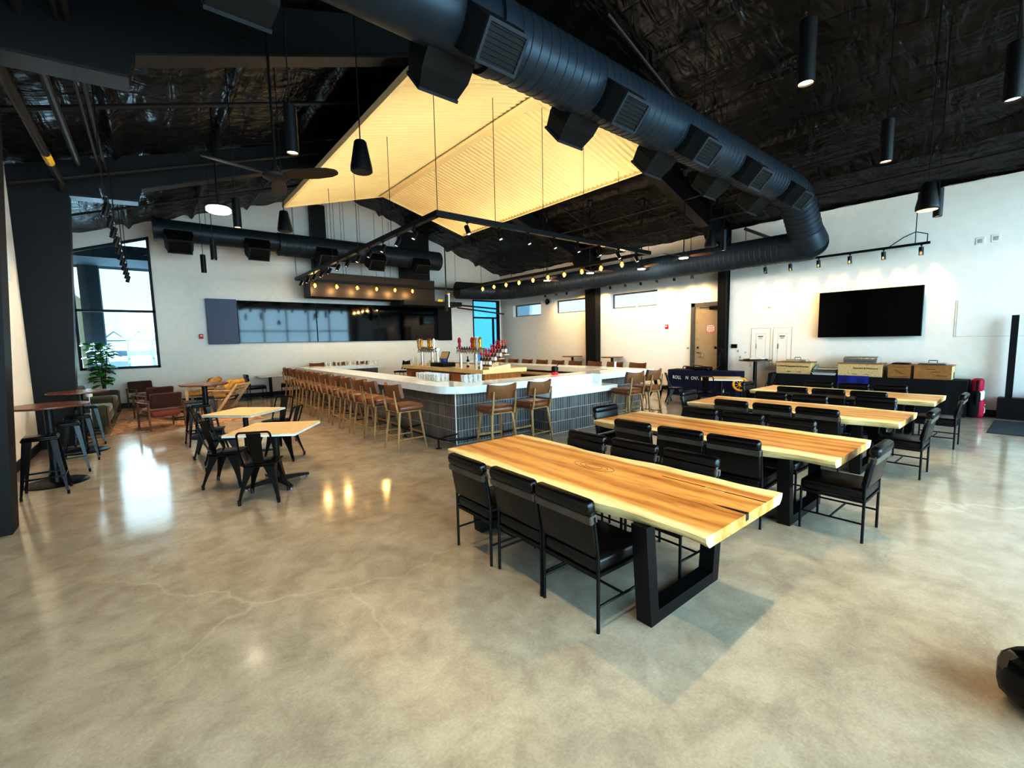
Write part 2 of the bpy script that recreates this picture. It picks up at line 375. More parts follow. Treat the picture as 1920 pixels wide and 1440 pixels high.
# vertical joints of the upper gable cladding
mb = MB()
for i in range(9): mb.bb(4.4 + i * .62, 4.42 + i * .62, YB - .012, YB - .004, 4.5, roof(4.4 + i * .62) - .1)
struct('trim_2', mb, M['greyplate'], smooth=False)['label'] = 'joints between upright panels of the gable'
t = .07; mb = MB()
mb.prism([(wl0, wz0), (wl1, wz0), (wl1, wz0 + t), (wl0, wz0 + t)], YB - .02, YB + .1, 'y')
mb.prism([(wl0, wtop(wl0) - t), (wl1, wtop(wl1) - t), (wl1, wtop(wl1)), (wl0, wtop(wl0))], YB - .02, YB + .1, 'y')
mb.prism([(wl0, wz0), (wl0 + t, wz0), (wl0 + t, wtop(wl0)), (wl0, wtop(wl0))], YB - .02, YB + .1, 'y')
mb.prism([(wl1 - t, wz0), (wl1, wz0), (wl1, wtop(wl1)), (wl1 - t, wtop(wl1 - t))], YB - .02, YB + .1, 'y')
mb.prism([(wl0, 2.91), (wl1, 2.91), (wl1, 2.98), (wl0, 2.98)], YB - .02, YB + .1, 'y')
w = struct('window_7', mb, M['blackpaint'], smooth=False)
MB().prism([(wl0, wz0), (wl1, wz0), (wl1, 2.93), (wl0, 2.93)], YB + .03, YB + .036, 'y').build('pane', M['glass'], w, False)
MB().prism([(wl0, 2.96), (wl1, 2.96), (wl1, wtop(wl1)), (wl0, wtop(wl0))], YB + .03, YB + .036, 'y').build('pane', M['glass'], w, False)
mb = MB()
for (a, b, c, d) in ((w20, w21, w2z0, w2z0 + .06), (w20, w21, w2z1 - .06, w2z1), (w20, w20 + .05, w2z0, w2z1), (w21 - .12, w21, w2z0, w2z1), (w20, w21, 2.93, 3.0), (13.5, 13.55, w2z0, 2.93)):
    mb.bb(a, b, YB - .02, YB + .1, c, d)
w = struct('window_8', mb, M['blackpaint'], smooth=False)
MB().bb(w20, w21, YB + .03, YB + .036, w2z0, 2.95).build('pane', M['tintglass'], w, False); MB().bb(w20, w21, YB + .03, YB + .036, 2.98, w2z1).build('pane', M['tintglass'], w, False)
# glazed front wall behind the camera
gx0, gx1, gz0, gz1 = -1.2, 13.4, .12, 4.6
mb = MB()
mb.bb(XL - .2, gx0, YF - .2, YF, -.05, 5.3); mb.bb(gx1, XR + .2, YF - .2, YF, -.05, 5.3); mb.bb(gx0, gx1, YF - .2, YF, -.05, gz0)
mb.prism([(XL - .2, gz1), (XR + .2, gz1), (XR + .2, 5.25), (XM, 7.85), (XL - .2, 5.25)], YF - .2, YF, 'y')
struct('wall_front', mb, M['wall'], smooth=False)
mb = MB(); nb = 9; bw = (gx1 - gx0) / nb
for i in range(nb + 1): mb.bb(gx0 + i * bw - .035, gx0 + i * bw + .035, YF - .14, YF - .02, gz0, gz1)
for z in (gz0, 1.1, 2.9, gz1): mb.bb(gx0, gx1, YF - .135, YF - .025, z - .035, z + .035)
w = struct('window_9', mb, M['blackpaint'], smooth=False)
for i in range(nb):
    for a, b in ((gz0, 1.1), (1.1, 2.9), (2.9, gz1)): MB().bb(gx0 + i * bw + .035, gx0 + i * bw + bw - .035, YF - .083, YF - .077, a + .035, b - .035).build('pane', M['glass'], w, False)
# black tapered portal frames
n = 2
for y in (6.6, 11.8):
    n += 1
    mb = MB(); pl = [(XL, 0), (-1.2, 0), (-.93, 4.66), (.05, 4.72), (.12, 4.98), (XM, 7.12), (12.6, 4.98), (12.9, 4.62), (13.66, 4.62), (13.74, 0), (XR, 0), (XR, 5.02), (XM, 7.6), (XL, 5.02)]
    mb.prism([pl[0], pl[1], pl[2], pl[13]], y - .14, y + .14, 'y'); mb.prism([pl[2], pl[3], pl[4], (.12, roof(.12) - .05), pl[13]], y - .14, y + .14, 'y')
    mb.prism([pl[4], pl[5], pl[12], (.12, roof(.12) - .05)], y - .09, y + .09, 'y'); mb.prism([pl[5], pl[6], (12.6, roof(12.6) - .05), pl[12]], y - .09, y + .09, 'y')
    mb.prism([pl[6], pl[7], pl[8], pl[11], (12.6, roof(12.6) - .05)], y - .1, y + .1, 'y')
    if y > 11: mb.prism([pl[8], pl[9], pl[10], pl[11]], y - .26, y + .26, 'y')
    else: mb.prism([pl[8], (13.8, 0), pl[10], pl[11]], y - .15, y + .1, 'y')
    o = struct('trim_%d' % n, mb, M['blackpaint'], smooth=False); o['label'] = 'black tapered steel portal frame'
    fl = MB(); fl.prism([(-.93, 4.66), (.05, 4.72), (.05, 4.69), (-.93, 4.63)], y - .17, y + .17, 'y'); fl.prism([(.12, 4.98), (XM, 7.12), (12.6, 4.98), (12.6, 4.955), (XM, 7.095), (.12, 4.955)], y - .14, y + .14, 'y')
    fl.build('flange', M['brownsteel'], o, False)  # browner than the frame: lit underside put into the flange colour
n += 1; struct('trim_%d' % n, MB().bb(4.98, 5.5, 17.72, 17.98, 4.55, 7.0), M['blackpaint'], smooth=False)['label'] = 'black wind column on the gable wall'
n += 1; struct('trim_%d' % n, MB().bb(8.5, 9.85, 17.72, 17.98, 4.55, 6.5), M['blackpaint'], smooth=False)['label'] = 'wide black wind column on the gable wall'
n += 1; struct('trim_%d' % n, MB().bb(13.9, XR, YF, 6.42, 0, 5.02), M['wall'], smooth=False)['label'] = 'furred white wall section behind the television'
# baseboards
for nm, a in (('baseboard_back', (XL, 12.28, YB - .02, YB - .001, 0, .14)), ('baseboard_left', (XL + .001, XL + .02, YF, YB, 0, .14)), ('baseboard_right', (13.88, 13.899, YF, 6.42, 0, .14)), ('baseboard_right_rear', (XR - .02, XR - .001, 7.7, YB, 0, .14))):
    struct(nm, MB().bb(*a), M['blackpaint'], smooth=False)
# door in the right wall
d = MB(); x = 13.97
for (a, b, c, e) in ((7.55, 7.68, 0, 2.92), (6.42, 6.5, 0, 2.92), (6.42, 7.68, 2.8, 2.92)): d.bb(x - .05, x + .02, a, b, c, e)
dr = struct('door_1', d, M['dframe'], smooth=False)
MB().bb(x - .01, x + .02, 6.5, 7.55, .02, 2.8).build('door_leaf', M['beige'], dr, False)
m = MB(); m.bb(x - .09, x - .01, 6.62, 7.05, 2.68, 2.78, .01); m.bb(x - .12, x - .1, 6.9, 7.35, 2.74, 2.76); m.build('door_closer', M['blackmetal'], dr)
m = MB(); m.box((x - .03, 7.43, 1.47), (.03, .06, .06), None, .015); m.build('deadbolt', M['blackmetal'], dr)
m = MB(); m.box((x - .03, 7.43, 1.33), (.03, .07, .07), None, .015); m.tube([(x - .06, 7.43, 1.33), (x - .07, 7.3, 1.33), (x - .06, 7.26, 1.28), (x - .06, 7.26, 1.18), (x - .06, 7.4, 1.17)], .01); m.build('door_handle', M['steel'], dr)
# outdoors beyond the glass
struct('ground', MB().bb(-60, 60, -60, 90, -.4, -.21), M['gravel'], smooth=False)
t_ = thing('building_facade', 'tan neighbouring facade with small square windows outside the tall back window', 'building', (-5.2, 24, -.2))
MB().bb(-1.2, 2.55, -5.5, 9, 0, 4.7).build('wall', M['tan'], t_, False)
for y, z in ((-3.6, 2.2), (-1.2, 2.2), (1.8, 2.2)): MB().bb(2.55, 2.58, y, y + .9, z, z + .9).build('window', M['darkext'], t_, False)
t_ = thing('porch_frame', 'dark steel porch post and soffit outside the tall back window', 'porch', (-1.0, 20.4, -.2))
MB().bb(-.62, -.12, -.25, .25, 0, 4.75).build('post', M['darkext'], t_, False); MB().bb(-2.5, 2.6, -2.1, .5, 4.75, 5.15).build('soffit', M['darkext'], t_, False)
t_ = thing('truss_shed', 'bare grey steel truss frame of a shed standing far outside', 'shed frame', (1.2, 46, -.2))
for i in range(6):
    x0 = -4 + i * 1.5; m = MB(); m.tube([(x0, 0, 0), (x0, 0, 2.6)], .06, 4); m.tube([(x0, 0, 2.6), (x0 + .75, 0, 3.3), (x0 + 1.5, 0, 2.6), (x0, 0, 2.6)], .05, 4); m.build('truss', M['truss'], t_, False)
MB().bb(-4, 6, -.1, .1, 1.4, 1.8).build('rail', M['truss'], t_, False)
for i, (x, y, s) in enumerate(((-.6, 25, .8), (.7, 27, 1.0), (.2, 22.5, .55))):
    m = MB(); rr = random.Random(i)
    for k in range(140):
        a = rr.uniform(0, 6.28); r = rr.uniform(.1, .9) * s; z = rr.uniform(0, 1) * s
        p = Vector((r * math.cos(a), r * math.sin(a), z)); q = p + Vector((rr.uniform(-.2, .2), rr.uniform(-.2, .2), rr.uniform(.05, .3)))
        m.tube([p, (p + q) / 2 + Vector((.03, 0, 0)), q], [.012, .03, .004], 4)
    o = m.build('shrub', M['shrub'], loc=(x, y, -.2)); tag(o, ['low grey-green shrub outside the back window beside the porch post', 'wide grey-green shrub outside the back window, farther out', 'small shrub close under the tall back window outside'][i], 'shrub', 'shrubs outside the window')
m = MB(); rr = random.Random(5)
for k in range(16):
    x = rr.uniform(-.5, .5); m.tube([(x, 0, 0), (x * 1.5 + .1, .1, 1.5), (x * 2.4 + .25, 0, rr.uniform(2.2, 3.4))], [.012, .008, .003], 4)
tag(m.build('bare_sapling', M['stem'], loc=(.75, 22.4, -.2)), 'thin bare twiggy sapling outside the back window, right side', 'sapling')
# ------------------------------------------------------------------ slab tables and leather chairs
def slab_table(cx, half, seed, label, m, knots):
    t = thing('slab_table', label, 'table', (cx, 2.49, 0), 0, 'live-edge dining tables')
    rr = random.Random(seed); ph = [rr.uniform(0, 6) for _ in range(6)]
    def edge(y, s):
        k = 0 if s < 0 else 3
        return half + .028 * math.sin(y * 2.1 + ph[k]) + .016 * math.sin(y * 5.3 + ph[k + 1]) + .006 * math.sin(y * 13 + ph[k + 2])
    mb = MB(); ny = 48; L = 1.36; vs = []
    for i in range(ny + 1):
        y = -L + 2 * L * i / ny; a = edge(y, -1); b = edge(y, 1); c = .022 + .012 * math.sin(y * 7 + ph[1]); e = .006 if 0 < i < ny else 0
        vs += [(-a + .006, y, .745), (b - .006, y, .745), (b, y, .738), (b - c * .4, y, .705), (b - c * 1.9, y, .672), (-a + c * 1.9, y, .672), (-a + c * .4, y, .705), (-a, y, .738)]
    fs = [(i * 8 + j, i * 8 + (j + 1) % 8, (i + 1) * 8 + (j + 1) % 8, (i + 1) * 8 + j) for i in range(ny) for j in range(8)]
    fs += [tuple(range(7, -1, -1)), tuple(range(ny * 8, ny * 8 + 8))]
    mb.add(vs, fs); mb.build('tabletop', m, t, ang=.5)
    for y in (-.93, .93):
        g = MB(); w = .39; wt = .46
        for s in (-1, 1):
            g.add([(s * (w + a) , y + b, 0) for a, b in ((-.045, -.055), (.045, -.055), (.045, .055), (-.045, .055))] + [(s * (wt + a), y + b, .672) for a, b in ((-.045, -.055), (.045, -.055), (.045, .055), (-.045, .055))],
                  [(0, 1, 2, 3), (4, 5, 6, 7), (0, 1, 5, 4), (1, 2, 6, 5), (2, 3, 7, 6), (3, 0, 4, 7)])
        g.bb(-w, w, y - .054, y + .054, 0.0, .085); g.bb(-wt, wt, y - .05, y + .05, .655, .672)
        g.build('leg', M['blackmetal'], t, False)
    if knots:
        b = MB(); z = .7452; y0 = -1.02; x0 = .28
        b.prism([(x0 - .02, y0 - .07), (x0 + .02, y0 - .07), (x0 + .008, y0), (x0 + .02, y0 + .07), (x0 - .02, y0 + .07), (x0 - .008, y0)], .744, z, 'z'); tag(b.build('inlay', M['ash'], t, False), 'pale bow-tie inlay')
        b = MB(); b.prism([(-.02, -1.361), (.02, -1.361), (.012, -1.22), (.0, -1.14), (-.012, -1.22)], .70, z, 'z'); b.prism([(.27, -1.361), (.285, -1.361), (.29, -.6), (.28, -.6)], .7445, z, 'z'); tag(b.build('crack', M['brownsteel'], t, False), 'dark split in the slab end')
        b = MB()
        for r in (.05, .08, .115): b.tube([(.1 + r * .75 * math.cos(a * PI / 10), -.06 + r * 1.8 * math.sin(a * PI / 10), .7445) for a in range(20)], .0022, 4, True)
        tag(b.build('knot', M['brownsteel'], t, False), 'dark ringed knot')
    return t
TX = [2.76, 5.06, 7.47, 9.93]
slab_table(TX[0], .525, 3, 'first slab table by the bar corner, with a ringed knot and bow-tie inlay', M['slab'], True)
slab_table(TX[1], .575, 11, 'second slab table from the bar corner, wood-toned with pale live edges', M['slab'], False)
slab_table(TX[2], .59, 17, 'third slab table from the bar corner, paler with straight grain', M['slab2'], False)
slab_table(TX[3], .60, 23, 'fourth slab table, the one beside the buffet against the wall', M['slab2'], False)

def make_chair():
    t = thing('dining_chair', 'x', 'chair', (0, 0, 0), 0, 'black leather dining chairs')
    s = MB(); s.box((.0, 0, .425), (.5, .49, .1), None, .03, 3); s.build('seat', M['leather'], t)
    f = MB()
    for y in (-.235, .235): f.box((0, y, .365), (.5, .022, .022))
    for x in (-.24, .24): f.box((x, 0, .365), (.022, .47, .022))
    f.build('seat_frame', M['blackmetal'], t, False)
    a = .17
    b = MB(); b.box((0, 0, 0), (.055, .5, .33), None, .022, 3); b.xf(Matrix.Translation((-.265, 0, .65)) @ Matrix.Rotation(-a, 4, 'Y')); bk = b.build('backrest', M['leather'], t)
    b = MB(); b.box((0, 0, 0), (.085, .505, .1), None, .035, 3); b.xf(Matrix.Translation((-.296, 0, .815)) @ Matrix.Rotation(-a, 4, 'Y')); b.build('head_roll', M['leather'], bk)
    b = MB(); b.box((0, 0, 0), (.064, .512, .055), None, .006, 1); b.xf(Matrix.Translation((-.287, 0, .742)) @ Matrix.Rotation(-a, 4, 'Y')); tag(b.build('strap', M['leather2'], bk), 'brown leather strap')
    for s_ in (-1, 1):
        y = s_ * .25
        g = MB(); g.tube([(-.245, y, 0), (-.245, y, .5), (-.285, y, .76)], .0115, 8); g.build('leg', M['blackmetal'], t)
        g = MB(); g.tube([(.235, y, 0), (.235, y, .4)], .0115, 8); g.build('leg', M['blackmetal'], t)
    g = MB()
    for y in (-.25, .25): g.tube([(-.245, y, .17), (.235, y, .17)], .0085, 8)
    g.tube([(0, -.25, .17), (0, .25, .17)], .0085, 8); g.build('stretcher', M['blackmetal'], t)
    return t
chair0 = make_chair(); used = [False]
def chair(x, y, rz, label, group='black leather dining chairs'):
    if not used[0]:
        used[0] = True; chair0.location = (x, y, 0); chair0.rotation_euler = (0, 0, rz); chair0['label'] = label; chair0['group'] = group; return chair0
    return dup(chair0, (x, y, 0), rz, label, group)
ordn = ['first', 'second', 'third', 'fourth']; pos = ['near-end', 'middle', 'far-end']
backL = [2.02, 4.32, 6.78, 9.26]; backR = [3.44, 5.72, 8.13, 10.6]
ys = [1.93, 2.48, 3.06]
for i in range(4):
    for j in range(3):
        jx = random.uniform(-.02, .02); jr = random.uniform(-.04, .04)
        chair(backL[i] + .27 + jx, ys[j] + random.uniform(-.015, .015), jr, 'black leather chair at the %s slab table, %s one on its bar-facing left side' % (ordn[i], pos[j]))
        ex, ey = ((.38, -.22) if (i == 2 and j == 0) else (0, 0))
        chair(backR[i] - .27 + ex + jx, ys[j] - .03 + ey, PI + random.uniform(-.04, .04), 'black leather chair at the %s slab table, %s one on its buffet-facing right side' % (ordn[i], pos[j]))
for i, x, y in ((1, 4.95, 1.21), (2, 7.54, 1.21), (3, 9.83, 1.15)): chair(x, y, PI / 2, 'black leather chair at the near head of the %s slab table, legs in the open' % ordn[i])
for i, x, y in ((1, 5.08, 3.80), (2, 7.5, 3.86), (3, 9.8, 3.80)): chair(x, y, -PI / 2, 'black leather chair at the far head of the %s slab table, facing the aisle' % ordn[i])
# ------------------------------------------------------------------ the bar
bar = thing('bar_counter', 'large square bar clad in upright charcoal tile under a white quartz top', 'bar', (0, 0, 0))
m = MB(); T0, T1, T2, T3 = 4.1, 9.6, 6.63, 16.4
m.bb(T0, T0 + .18, T2, T3, 0, .93); m.bb(T1 - .18, T1, T2, T3, 0, .93); m.bb(T0 + .18, T1 - .18, T2, T2 + .18, 0, .93); m.bb(T0 + .18, 6.65, T3 - .18, T3, 0, .93)
m.bb(5.86, 7.72, 6.07, T2, 0, .725); m.build('tiled_front', M['tile'], bar, False)
MB().bb(T0 - .006, T0 + .012, T2 - .006, T2 + .012, 0, .93).build('corner_trim', M['white'], bar, False)  # steel trim coloured white, its bright reflection painted in
ol = [(6.7, 16.6), (3.85, 16.6)] + arc((4.4, 6.93), .55, PI, 1.5 * PI, 10) + [(5.85, 6.38), (5.85, 6.56), (7.72, 6.56), (7.72, 6.38), (9.8, 6.38), (9.8, 16.6), (9.05, 16.6), (9.05, 7.13), (4.6, 7.13), (4.6, 15.85), (6.7, 15.85)]
m = MB(); m.prism(ol, .92, 1.05); tag(m.build('countertop', M['quartz'], bar, ang=.5), 'white quartz bar top')
m = MB(); m.bb(5.8, 7.79, 5.95, 6.62, .725, .845, .004, 1); m.bb(5.85, 7.72, 6.57, 6.62, .845, .93); m.bb(7.72, 7.79, 6.385, 6.62, .845, .92); m.bb(5.8, 5.85, 6.385, 6.62, .845, .92)
tag(m.build('lowered_shelf', M['quartz'], bar, False), 'lowered quartz shelf')
m = MB(); m.bb(4.3, 9.4, 6.82, 7.35, .80, .86); m.bb(8.8, 9.4, 7.35, 16.2, .80, .86); m.bb(4.3, 4.85, 7.35, 15.8, .80, .86); m.bb(4.3, 9.4, 6.82, 6.9, 0, .8); m.build('inner_worktop', M['butcher'], bar, False)
m = MB(); m.tube([(3.72, 16.2, .17), (3.72, 6.7, .17), (3.78, 6.4, .17), (4.1, 6.28, .17), (5.7, 6.28, .17)], .022, 8)
for y in [6.6 + i * 1.3 for i in range(8)]: m.cyl((3.72, y, 0), (3.72, y, .17), .018, n=8); m.cyl((3.72, y, 0), (3.72, y, .012), .05, n=10); m.tube([(3.72, y, .17), (4.1, y, .2)], .014, 6)
m.build('foot_rail', M['blackmetal'], bar)
isl = thing('back_bar_island', 'oak-fronted island with thick cream counter inside the bar', 'counter', (7.12, 11.3, 0))
m = MB(); m.bb(-.72, .73, -2.3, 2.3, .99, 1.1, .006, 1); tag(m.build('countertop', M['butcher'], isl, False), 'cream counter slab')
m = MB(); m.bb(-.6, .6, -2.2, 2.2, .02, .99); m.build('cabinet_body', M['cab'], isl, False)
for i in range(8):
    y = -2.18 + i * .545; d = MB().bb(-.622, -.6, y + .01, y + .535, .1, .96, .003, 1).build('door', M['cab'], isl, False)
    yy = y + (.47 if i % 2 == 0 else .07); MB().tube([(-.622, yy, .74), (-.65, yy, .74), (-.65, yy, .88), (-.622, yy, .88)], .008, 6).build('handle', M['blackmetal'], d)

def make_stool():
    t = thing('bar_stool', 'x', 'bar stool')
    s = MB(); s.box((.015, 0, .73), (.49, .51, .115), None, .045, 3, .95); s.build('seat', M['cognac'], t)
    f = MB(); f.box((.0, 0, .667), (.42, .43, .028), None, .008, 1); f.build('seat_frame', M['oak'], t)
    b = MB(); prof = []
    def fn(u, v):
        a = (u - .5) * 2; w = .26 * a; z = .905 + .215 * v; th = .0
        return (-.265 + .085 * a * a * (1 if True else 0) - .05 * (v - .5), w, z + .025 * (a * a) * v)
    n1, n2 = 12, 4; vs = []
    for sgn in (-1, 1):
        for i in range(n1 + 1):
            for j in range(n2 + 1):
                p = fn(i / n1, j / n2); e = .032 * (1 - .55 * max(abs(j / n2 - .5) * 2 - .5, 0)); vs.append((p[0] + sgn * e, p[1], p[2]))
    k = (n1 + 1) * (n2 + 1); fs = []
    q = lambda s, i, j: s * k + i * (n2 + 1) + j
    for s_ in (0, 1):
        for i in range(n1):
            for j in range(n2): fs.append((q(s_, i, j), q(s_, i + 1, j), q(s_, i + 1, j + 1), q(s_, i, j + 1)))
    for i in range(n1):
        for j in (0, n2): fs.append((q(0, i, j), q(0, i + 1, j), q(1, i + 1, j), q(1, i, j)))
    for j in range(n2):
        for i in (0, n1): fs.append((q(0, i, j), q(0, i, j + 1), q(1, i, j + 1), q(1, i, j)))
    b.add(vs, fs); b.build('backrest', M['cognacback'], t, ang=.9)
    for y in (-1, 1):
        MB().tube([(-.225, y * .205, .66), (-.262, y * .205, .82), (-.285, y * .2, 1.03)], [.021, .019, .013], 8).build('back_post', M['oak'], t)
        MB().tube([(-.275, y * .245, 0), (-.19, y * .19, .66)], [.017, .025], 8).build('leg', M['oak'], t)
        MB().tube([(.265, y * .245, 0), (.18, y * .19, .66)], [.017, .025], 8).build('leg', M['oak'], t)
        MB().tube([(-.25, y * .23, .2), (.24, y * .23, .2)], .012, 6).build('stretcher', M['oak'], t)
    MB().box((.228, 0, .27), (.018, .44, .035)).build('footrest', M['oak'], t, False)
    MB().tube([(-.245, -.23, .24), (-.245, .23, .24)], .012, 6).build('stretcher', M['oak'], t)
    return t
st0 = make_stool(); st_used = False
def stool(x, y, rz, label, group):
    global st_used
    if not st_used:
        st_used = True; st0.location = (x, y, 0); st0.rotation_euler = (0, 0, rz); st0['label'] = label; st0['group'] = group; return
    dup(st0, (x, y, 0), rz, label, group)
O11 = 'first second third fourth fifth sixth seventh eighth ninth tenth eleventh'.split()
for i, y in enumerate((7.07, 8.03, 8.60, 9.31, 9.99, 10.78, 11.53, 12.25, 13.0, 13.75, 14.5)):
    stool(3.34, y, random.uniform(-.07, .07), 'tan leather bar stool, %s from the rounded corner along the long side of the bar' % O11[i], 'stools along the long side of the bar')
for x, y, r, s in ((4.35, 5.77, 1.45, 'beside the rounded bar corner, on the short tiled side'), (5.12, 5.75, 1.62, 'just left of the lowered shelf, partly before it'), (7.72, 5.64, 1.5, 'just right of the lowered shelf'), (8.50, 5.72, 1.6, 'at the far right end of the short tiled side')):
    stool(x, y, r, 'tan leather bar stool ' + s, 'stools along the short side of the bar')
for i in range(10):
    stool(10.33, 7.35 + .78 * i, PI + random.uniform(-.06, .06), 'bar stool back showing over the far bar top, %s from its near corner' % O11[i], 'stools on the far side of the bar')
for i in range(3): stool(4.75 + .85 * i, 17.05, -PI / 2, 'bar stool behind the far left bar end before the video wall, %s from the corner' % O11[i], 'stools at the far bar end')

# --- on the island
def tower(y0, y1, x, label, cols):
    t = thing('beer_tap_tower', label, 'beer tap tower', (x, (y0 + y1) / 2, 1.1)); h = (y1 - y0) / 2
    m = MB()
    for y in (-h, -h * .35, h): m.cyl((0, y, 0), (0, y, .45), .05, n=14); m.cyl((0, y, 0), (0, y, .02), .06, n=14)
    m.build('column', M['chrome'], t); MB().cyl((0, -h - .05, .47), (0, h + .05, .47), .068, n=16).build('manifold', M['chrome'], t)
    k = 10
    for i in range(k):
        y = -h + 2 * h * i / (k - 1)
        f = MB().tube([(-.04, y, .47), (-.12, y, .47), (-.14, y, .38)], .02, 6).build('faucet', M['chrome'], t)
        c = cols.get(i)
        if c:
            g = MB(); g.lathe([(.014, .49), (.026, .53), (.042, .60), (.03, .66), (.05, .72), (.04, .80), (.014, .84)], 8, (-.12, y, 0)); g.build('tap_handle', M[c], f)
        else:
            MB().lathe([(.008, .49), (.018, .55), (.012, .58)], 8, (-.12, y, 0)).build('tap_handle', M['blackmetal'], f)
    return t
tower(12.55, 13.6, 7.15, 'long chrome beer tap tower on the island beside the white cup stacks', {0: 'white', 2: 'gold', 3: 'gold', 7: 'gold', 8: 'white', 9: 'gold'})
tower(9.75, 10.9, 6.98, 'long chrome beer tap tower on the island nearest the red-capped bottles', {1: 'white', 2: 'gold', 3: 'red', 8: 'crimson', 0: 'gold'})
t = thing('till_terminal', 'tilted touchscreen till on the island between the tap towers', 'till', (7.12, 12.0, 1.1), .2)
m = MB(); m.box((0, 0, .02), (.22, .24, .04), None, .008); m.box((.02, 0, .12), (.05, .08, .2)); m.build('stand', M['blackmetal'], t)
m = MB(); m.box((0, 0, 0), (.03, .36, .26), None, .008); m.xf(Matrix.Translation((-.03, 0, .3)) @ Matrix.Rotation(.45, 4, 'Y')); m.build('case', M['blackmetal'], t)
m = MB(); m.box((-.017, 0, 0), (.004, .32, .22)); m.xf(Matrix.Translation((-.03, 0, .3)) @ Matrix.Rotation(.45, 4, 'Y')); m.build('screen', M['butcher'], t, False)
tag(MB().box((0, 0, .055), (.42, .75, .11), None, .01).build('cash_drawer', M['blackmetal'], loc=(6.72, 11.5, 1.1)), 'flat black cash drawer at the island edge below the till', 'cash drawer')
tag(MB().box((0, 0, .06), (.12, .2, .1), None, .02).build('card_reader', M['blue'], loc=(6.72, 11.45, 1.215)), 'small blue box lying on the cash drawer', 'box')
rk = thing('bottle_rack', 'stepped wooden rack full of red-capped bottles at the near island end', 'bottle rack', (6.95, 9.3, 1.1))
for i in range(4): MB().bb(-.32 + i * .17, -.15 + i * .17, -.24, .26, .05 + i * .1, .07 + i * .1).build('shelf', M['ash'], rk, False)
m = MB()
for y in (-.25, .27): MB().prism([(-.33, 0), (.37, 0), (.37, .12), (.30, .12), (-.33, .04)], y - .012, y + .012, 'y').build('side_panel', M['ash'], rk, False)
bt = thing('liquor_bottle', 'dark amber bottle with a red pour cap on the stepped rack', 'bottle', (0, 0, 0), 0, 'red-capped bottles on the stepped rack')
MB().lathe([(.0, 0), (.037, 0), (.038, .16), (.034, .19), (.014, .23), (.013, .27)], 12).build('body', M['amber'], bt)
m = MB(); m.lathe([(.016, .27), (.016, .29), (.03, .30), (.03, .325), (.01, .34), (.008, .36)], 10); m.tube([(0, 0, .35), (-.05, 0, .37), (-.06, 0, .345)], .006, 6); m.build('pour_cap', M['red'], bt)
MB().lathe([(.039, .05), (.0395, .06), (.0395, .13), (.039, .135)], 12).build('label_band', M['paper'], bt)
first = True
for i in range(4):
    for j in range(4):
        p = (6.95 - .235 + i * .17, 9.3 - .18 + j * .13, 1.17 + i * .1 + .001)
        if first: bt.location = p; first = False
        else: dup(bt, p)
cupst = None
for i, (x, y, n) in enumerate(((6.62, 13.35, 9), (6.66, 13.1, 12), (6.6, 12.85, 10), (6.75, 12.72, 8), (6.52, 9.45, 12), (6.52, 9.25, 10), (6.7, 12.55, 7))):
    m = MB()
    for k in range(n): m.lathe([(.03, .018 * k), (.036, .018 * k + .05), (.04, .018 * k + .055), (.04, .018 * k + .06), (.03, .018 * k + .06)], 12)
    o = m.build('cup_stack', M['white'], loc=(x, y, 1.1)); h = 'shorter' if n < 9 else 'tall'
    tag(o, ['white cup stack at the far left island corner', 'tallest white cup stack at the far left island end', 'white cup stack in front of the far tap tower', 'short white cup stack behind the far cup group', 'white cup stack left of the bottle rack', 'white cup stack at the near island corner', 'shortest white cup stack beside the till'][i], 'cups', 'stacks of cups on the island')
t = thing('dark_wine_bottle', 'black wine bottle with pale label between the near tap columns', 'bottle', (6.95, 10.5, 1.1))
MB().lathe([(.0, 0), (.037, 0), (.037, .18), (.014, .23), (.014, .31)], 12).build('body', M['blackmetal'], t); MB().lathe([(.038, .05), (.0385, .06), (.0385, .14), (.038, .15)], 12).build('label_band', M['paper'], t)
# glasses on the bar
gl = thing('pint_glass', 'clear pint glass in the packed rows on the inner edge near the rounded corner', 'glass', (0, 0, 0), 0, 'pint glasses near the bar corner')
MB().lathe([(.0, .0), (.03, .0), (.042, .15), (.039, .15), (.028, .012), (.0, .012)], 12).build('bowl', M['pint'], gl)
first = True
for i in range(9):
    for j in range(3):
        p = (4.30 + j * .1, 7.55 + i * .105, 1.05)
        if first: gl.location = p; first = False
        else: dup(gl, p)
for i in range(4):
    for j in range(2): dup(gl, (4.52 + i * .11, 7.02 - j * .1, 1.05), None, 'clear pint glass in the smaller cluster on the bar top, right of the long rows', 'pint glasses in the small cluster')
for i in range(12): dup(gl, (4.7 + i * .17, 15.95 + .09 * (i % 2), 1.05), None, 'clear glass on the far bar arm before the video wall', 'glasses on the far bar arm')
t = thing('menu_card', 'blank white card standing upright on the bar right of the lowered shelf', 'card', (8.42, 6.5, 1.05), .3)
MB().bb(-.055, .055, -.004, .004, .012, .23).build('card', M['paper'], t, False); MB().box((0, 0, .008), (.1, .05, .016), None, .004).build('base', M['white'], t)
t = thing('drink_jug', 'small black and red jug on the bar edge behind the lowered shelf', 'jug', (6.95, 7.02, 1.05))
MB().lathe([(0, 0), (.07, 0), (.075, .06)], 14).build('red_base', M['red'], t); m = MB(); m.lathe([(.075, .06), (.075, .17), (.05, .19)], 14); m.tube([(.06, 0, .19), (.11, 0, .22), (.13, 0, .26)], .008, 6); m.build('body', M['blackmetal'], t)
t = thing('stacked_bar_chair', 'dark jacket draped over a chair in the gap at the far bar end', 'chair', (7.6, 16.2, 0), 2.2)
m = MB(); m.box((0, 0, .7), (.45, .45, .06), None, .02); m.box((-.24, 0, .95), (.06, .46, .3), None, .025); m.build('seat_shell', M['leather'], t)
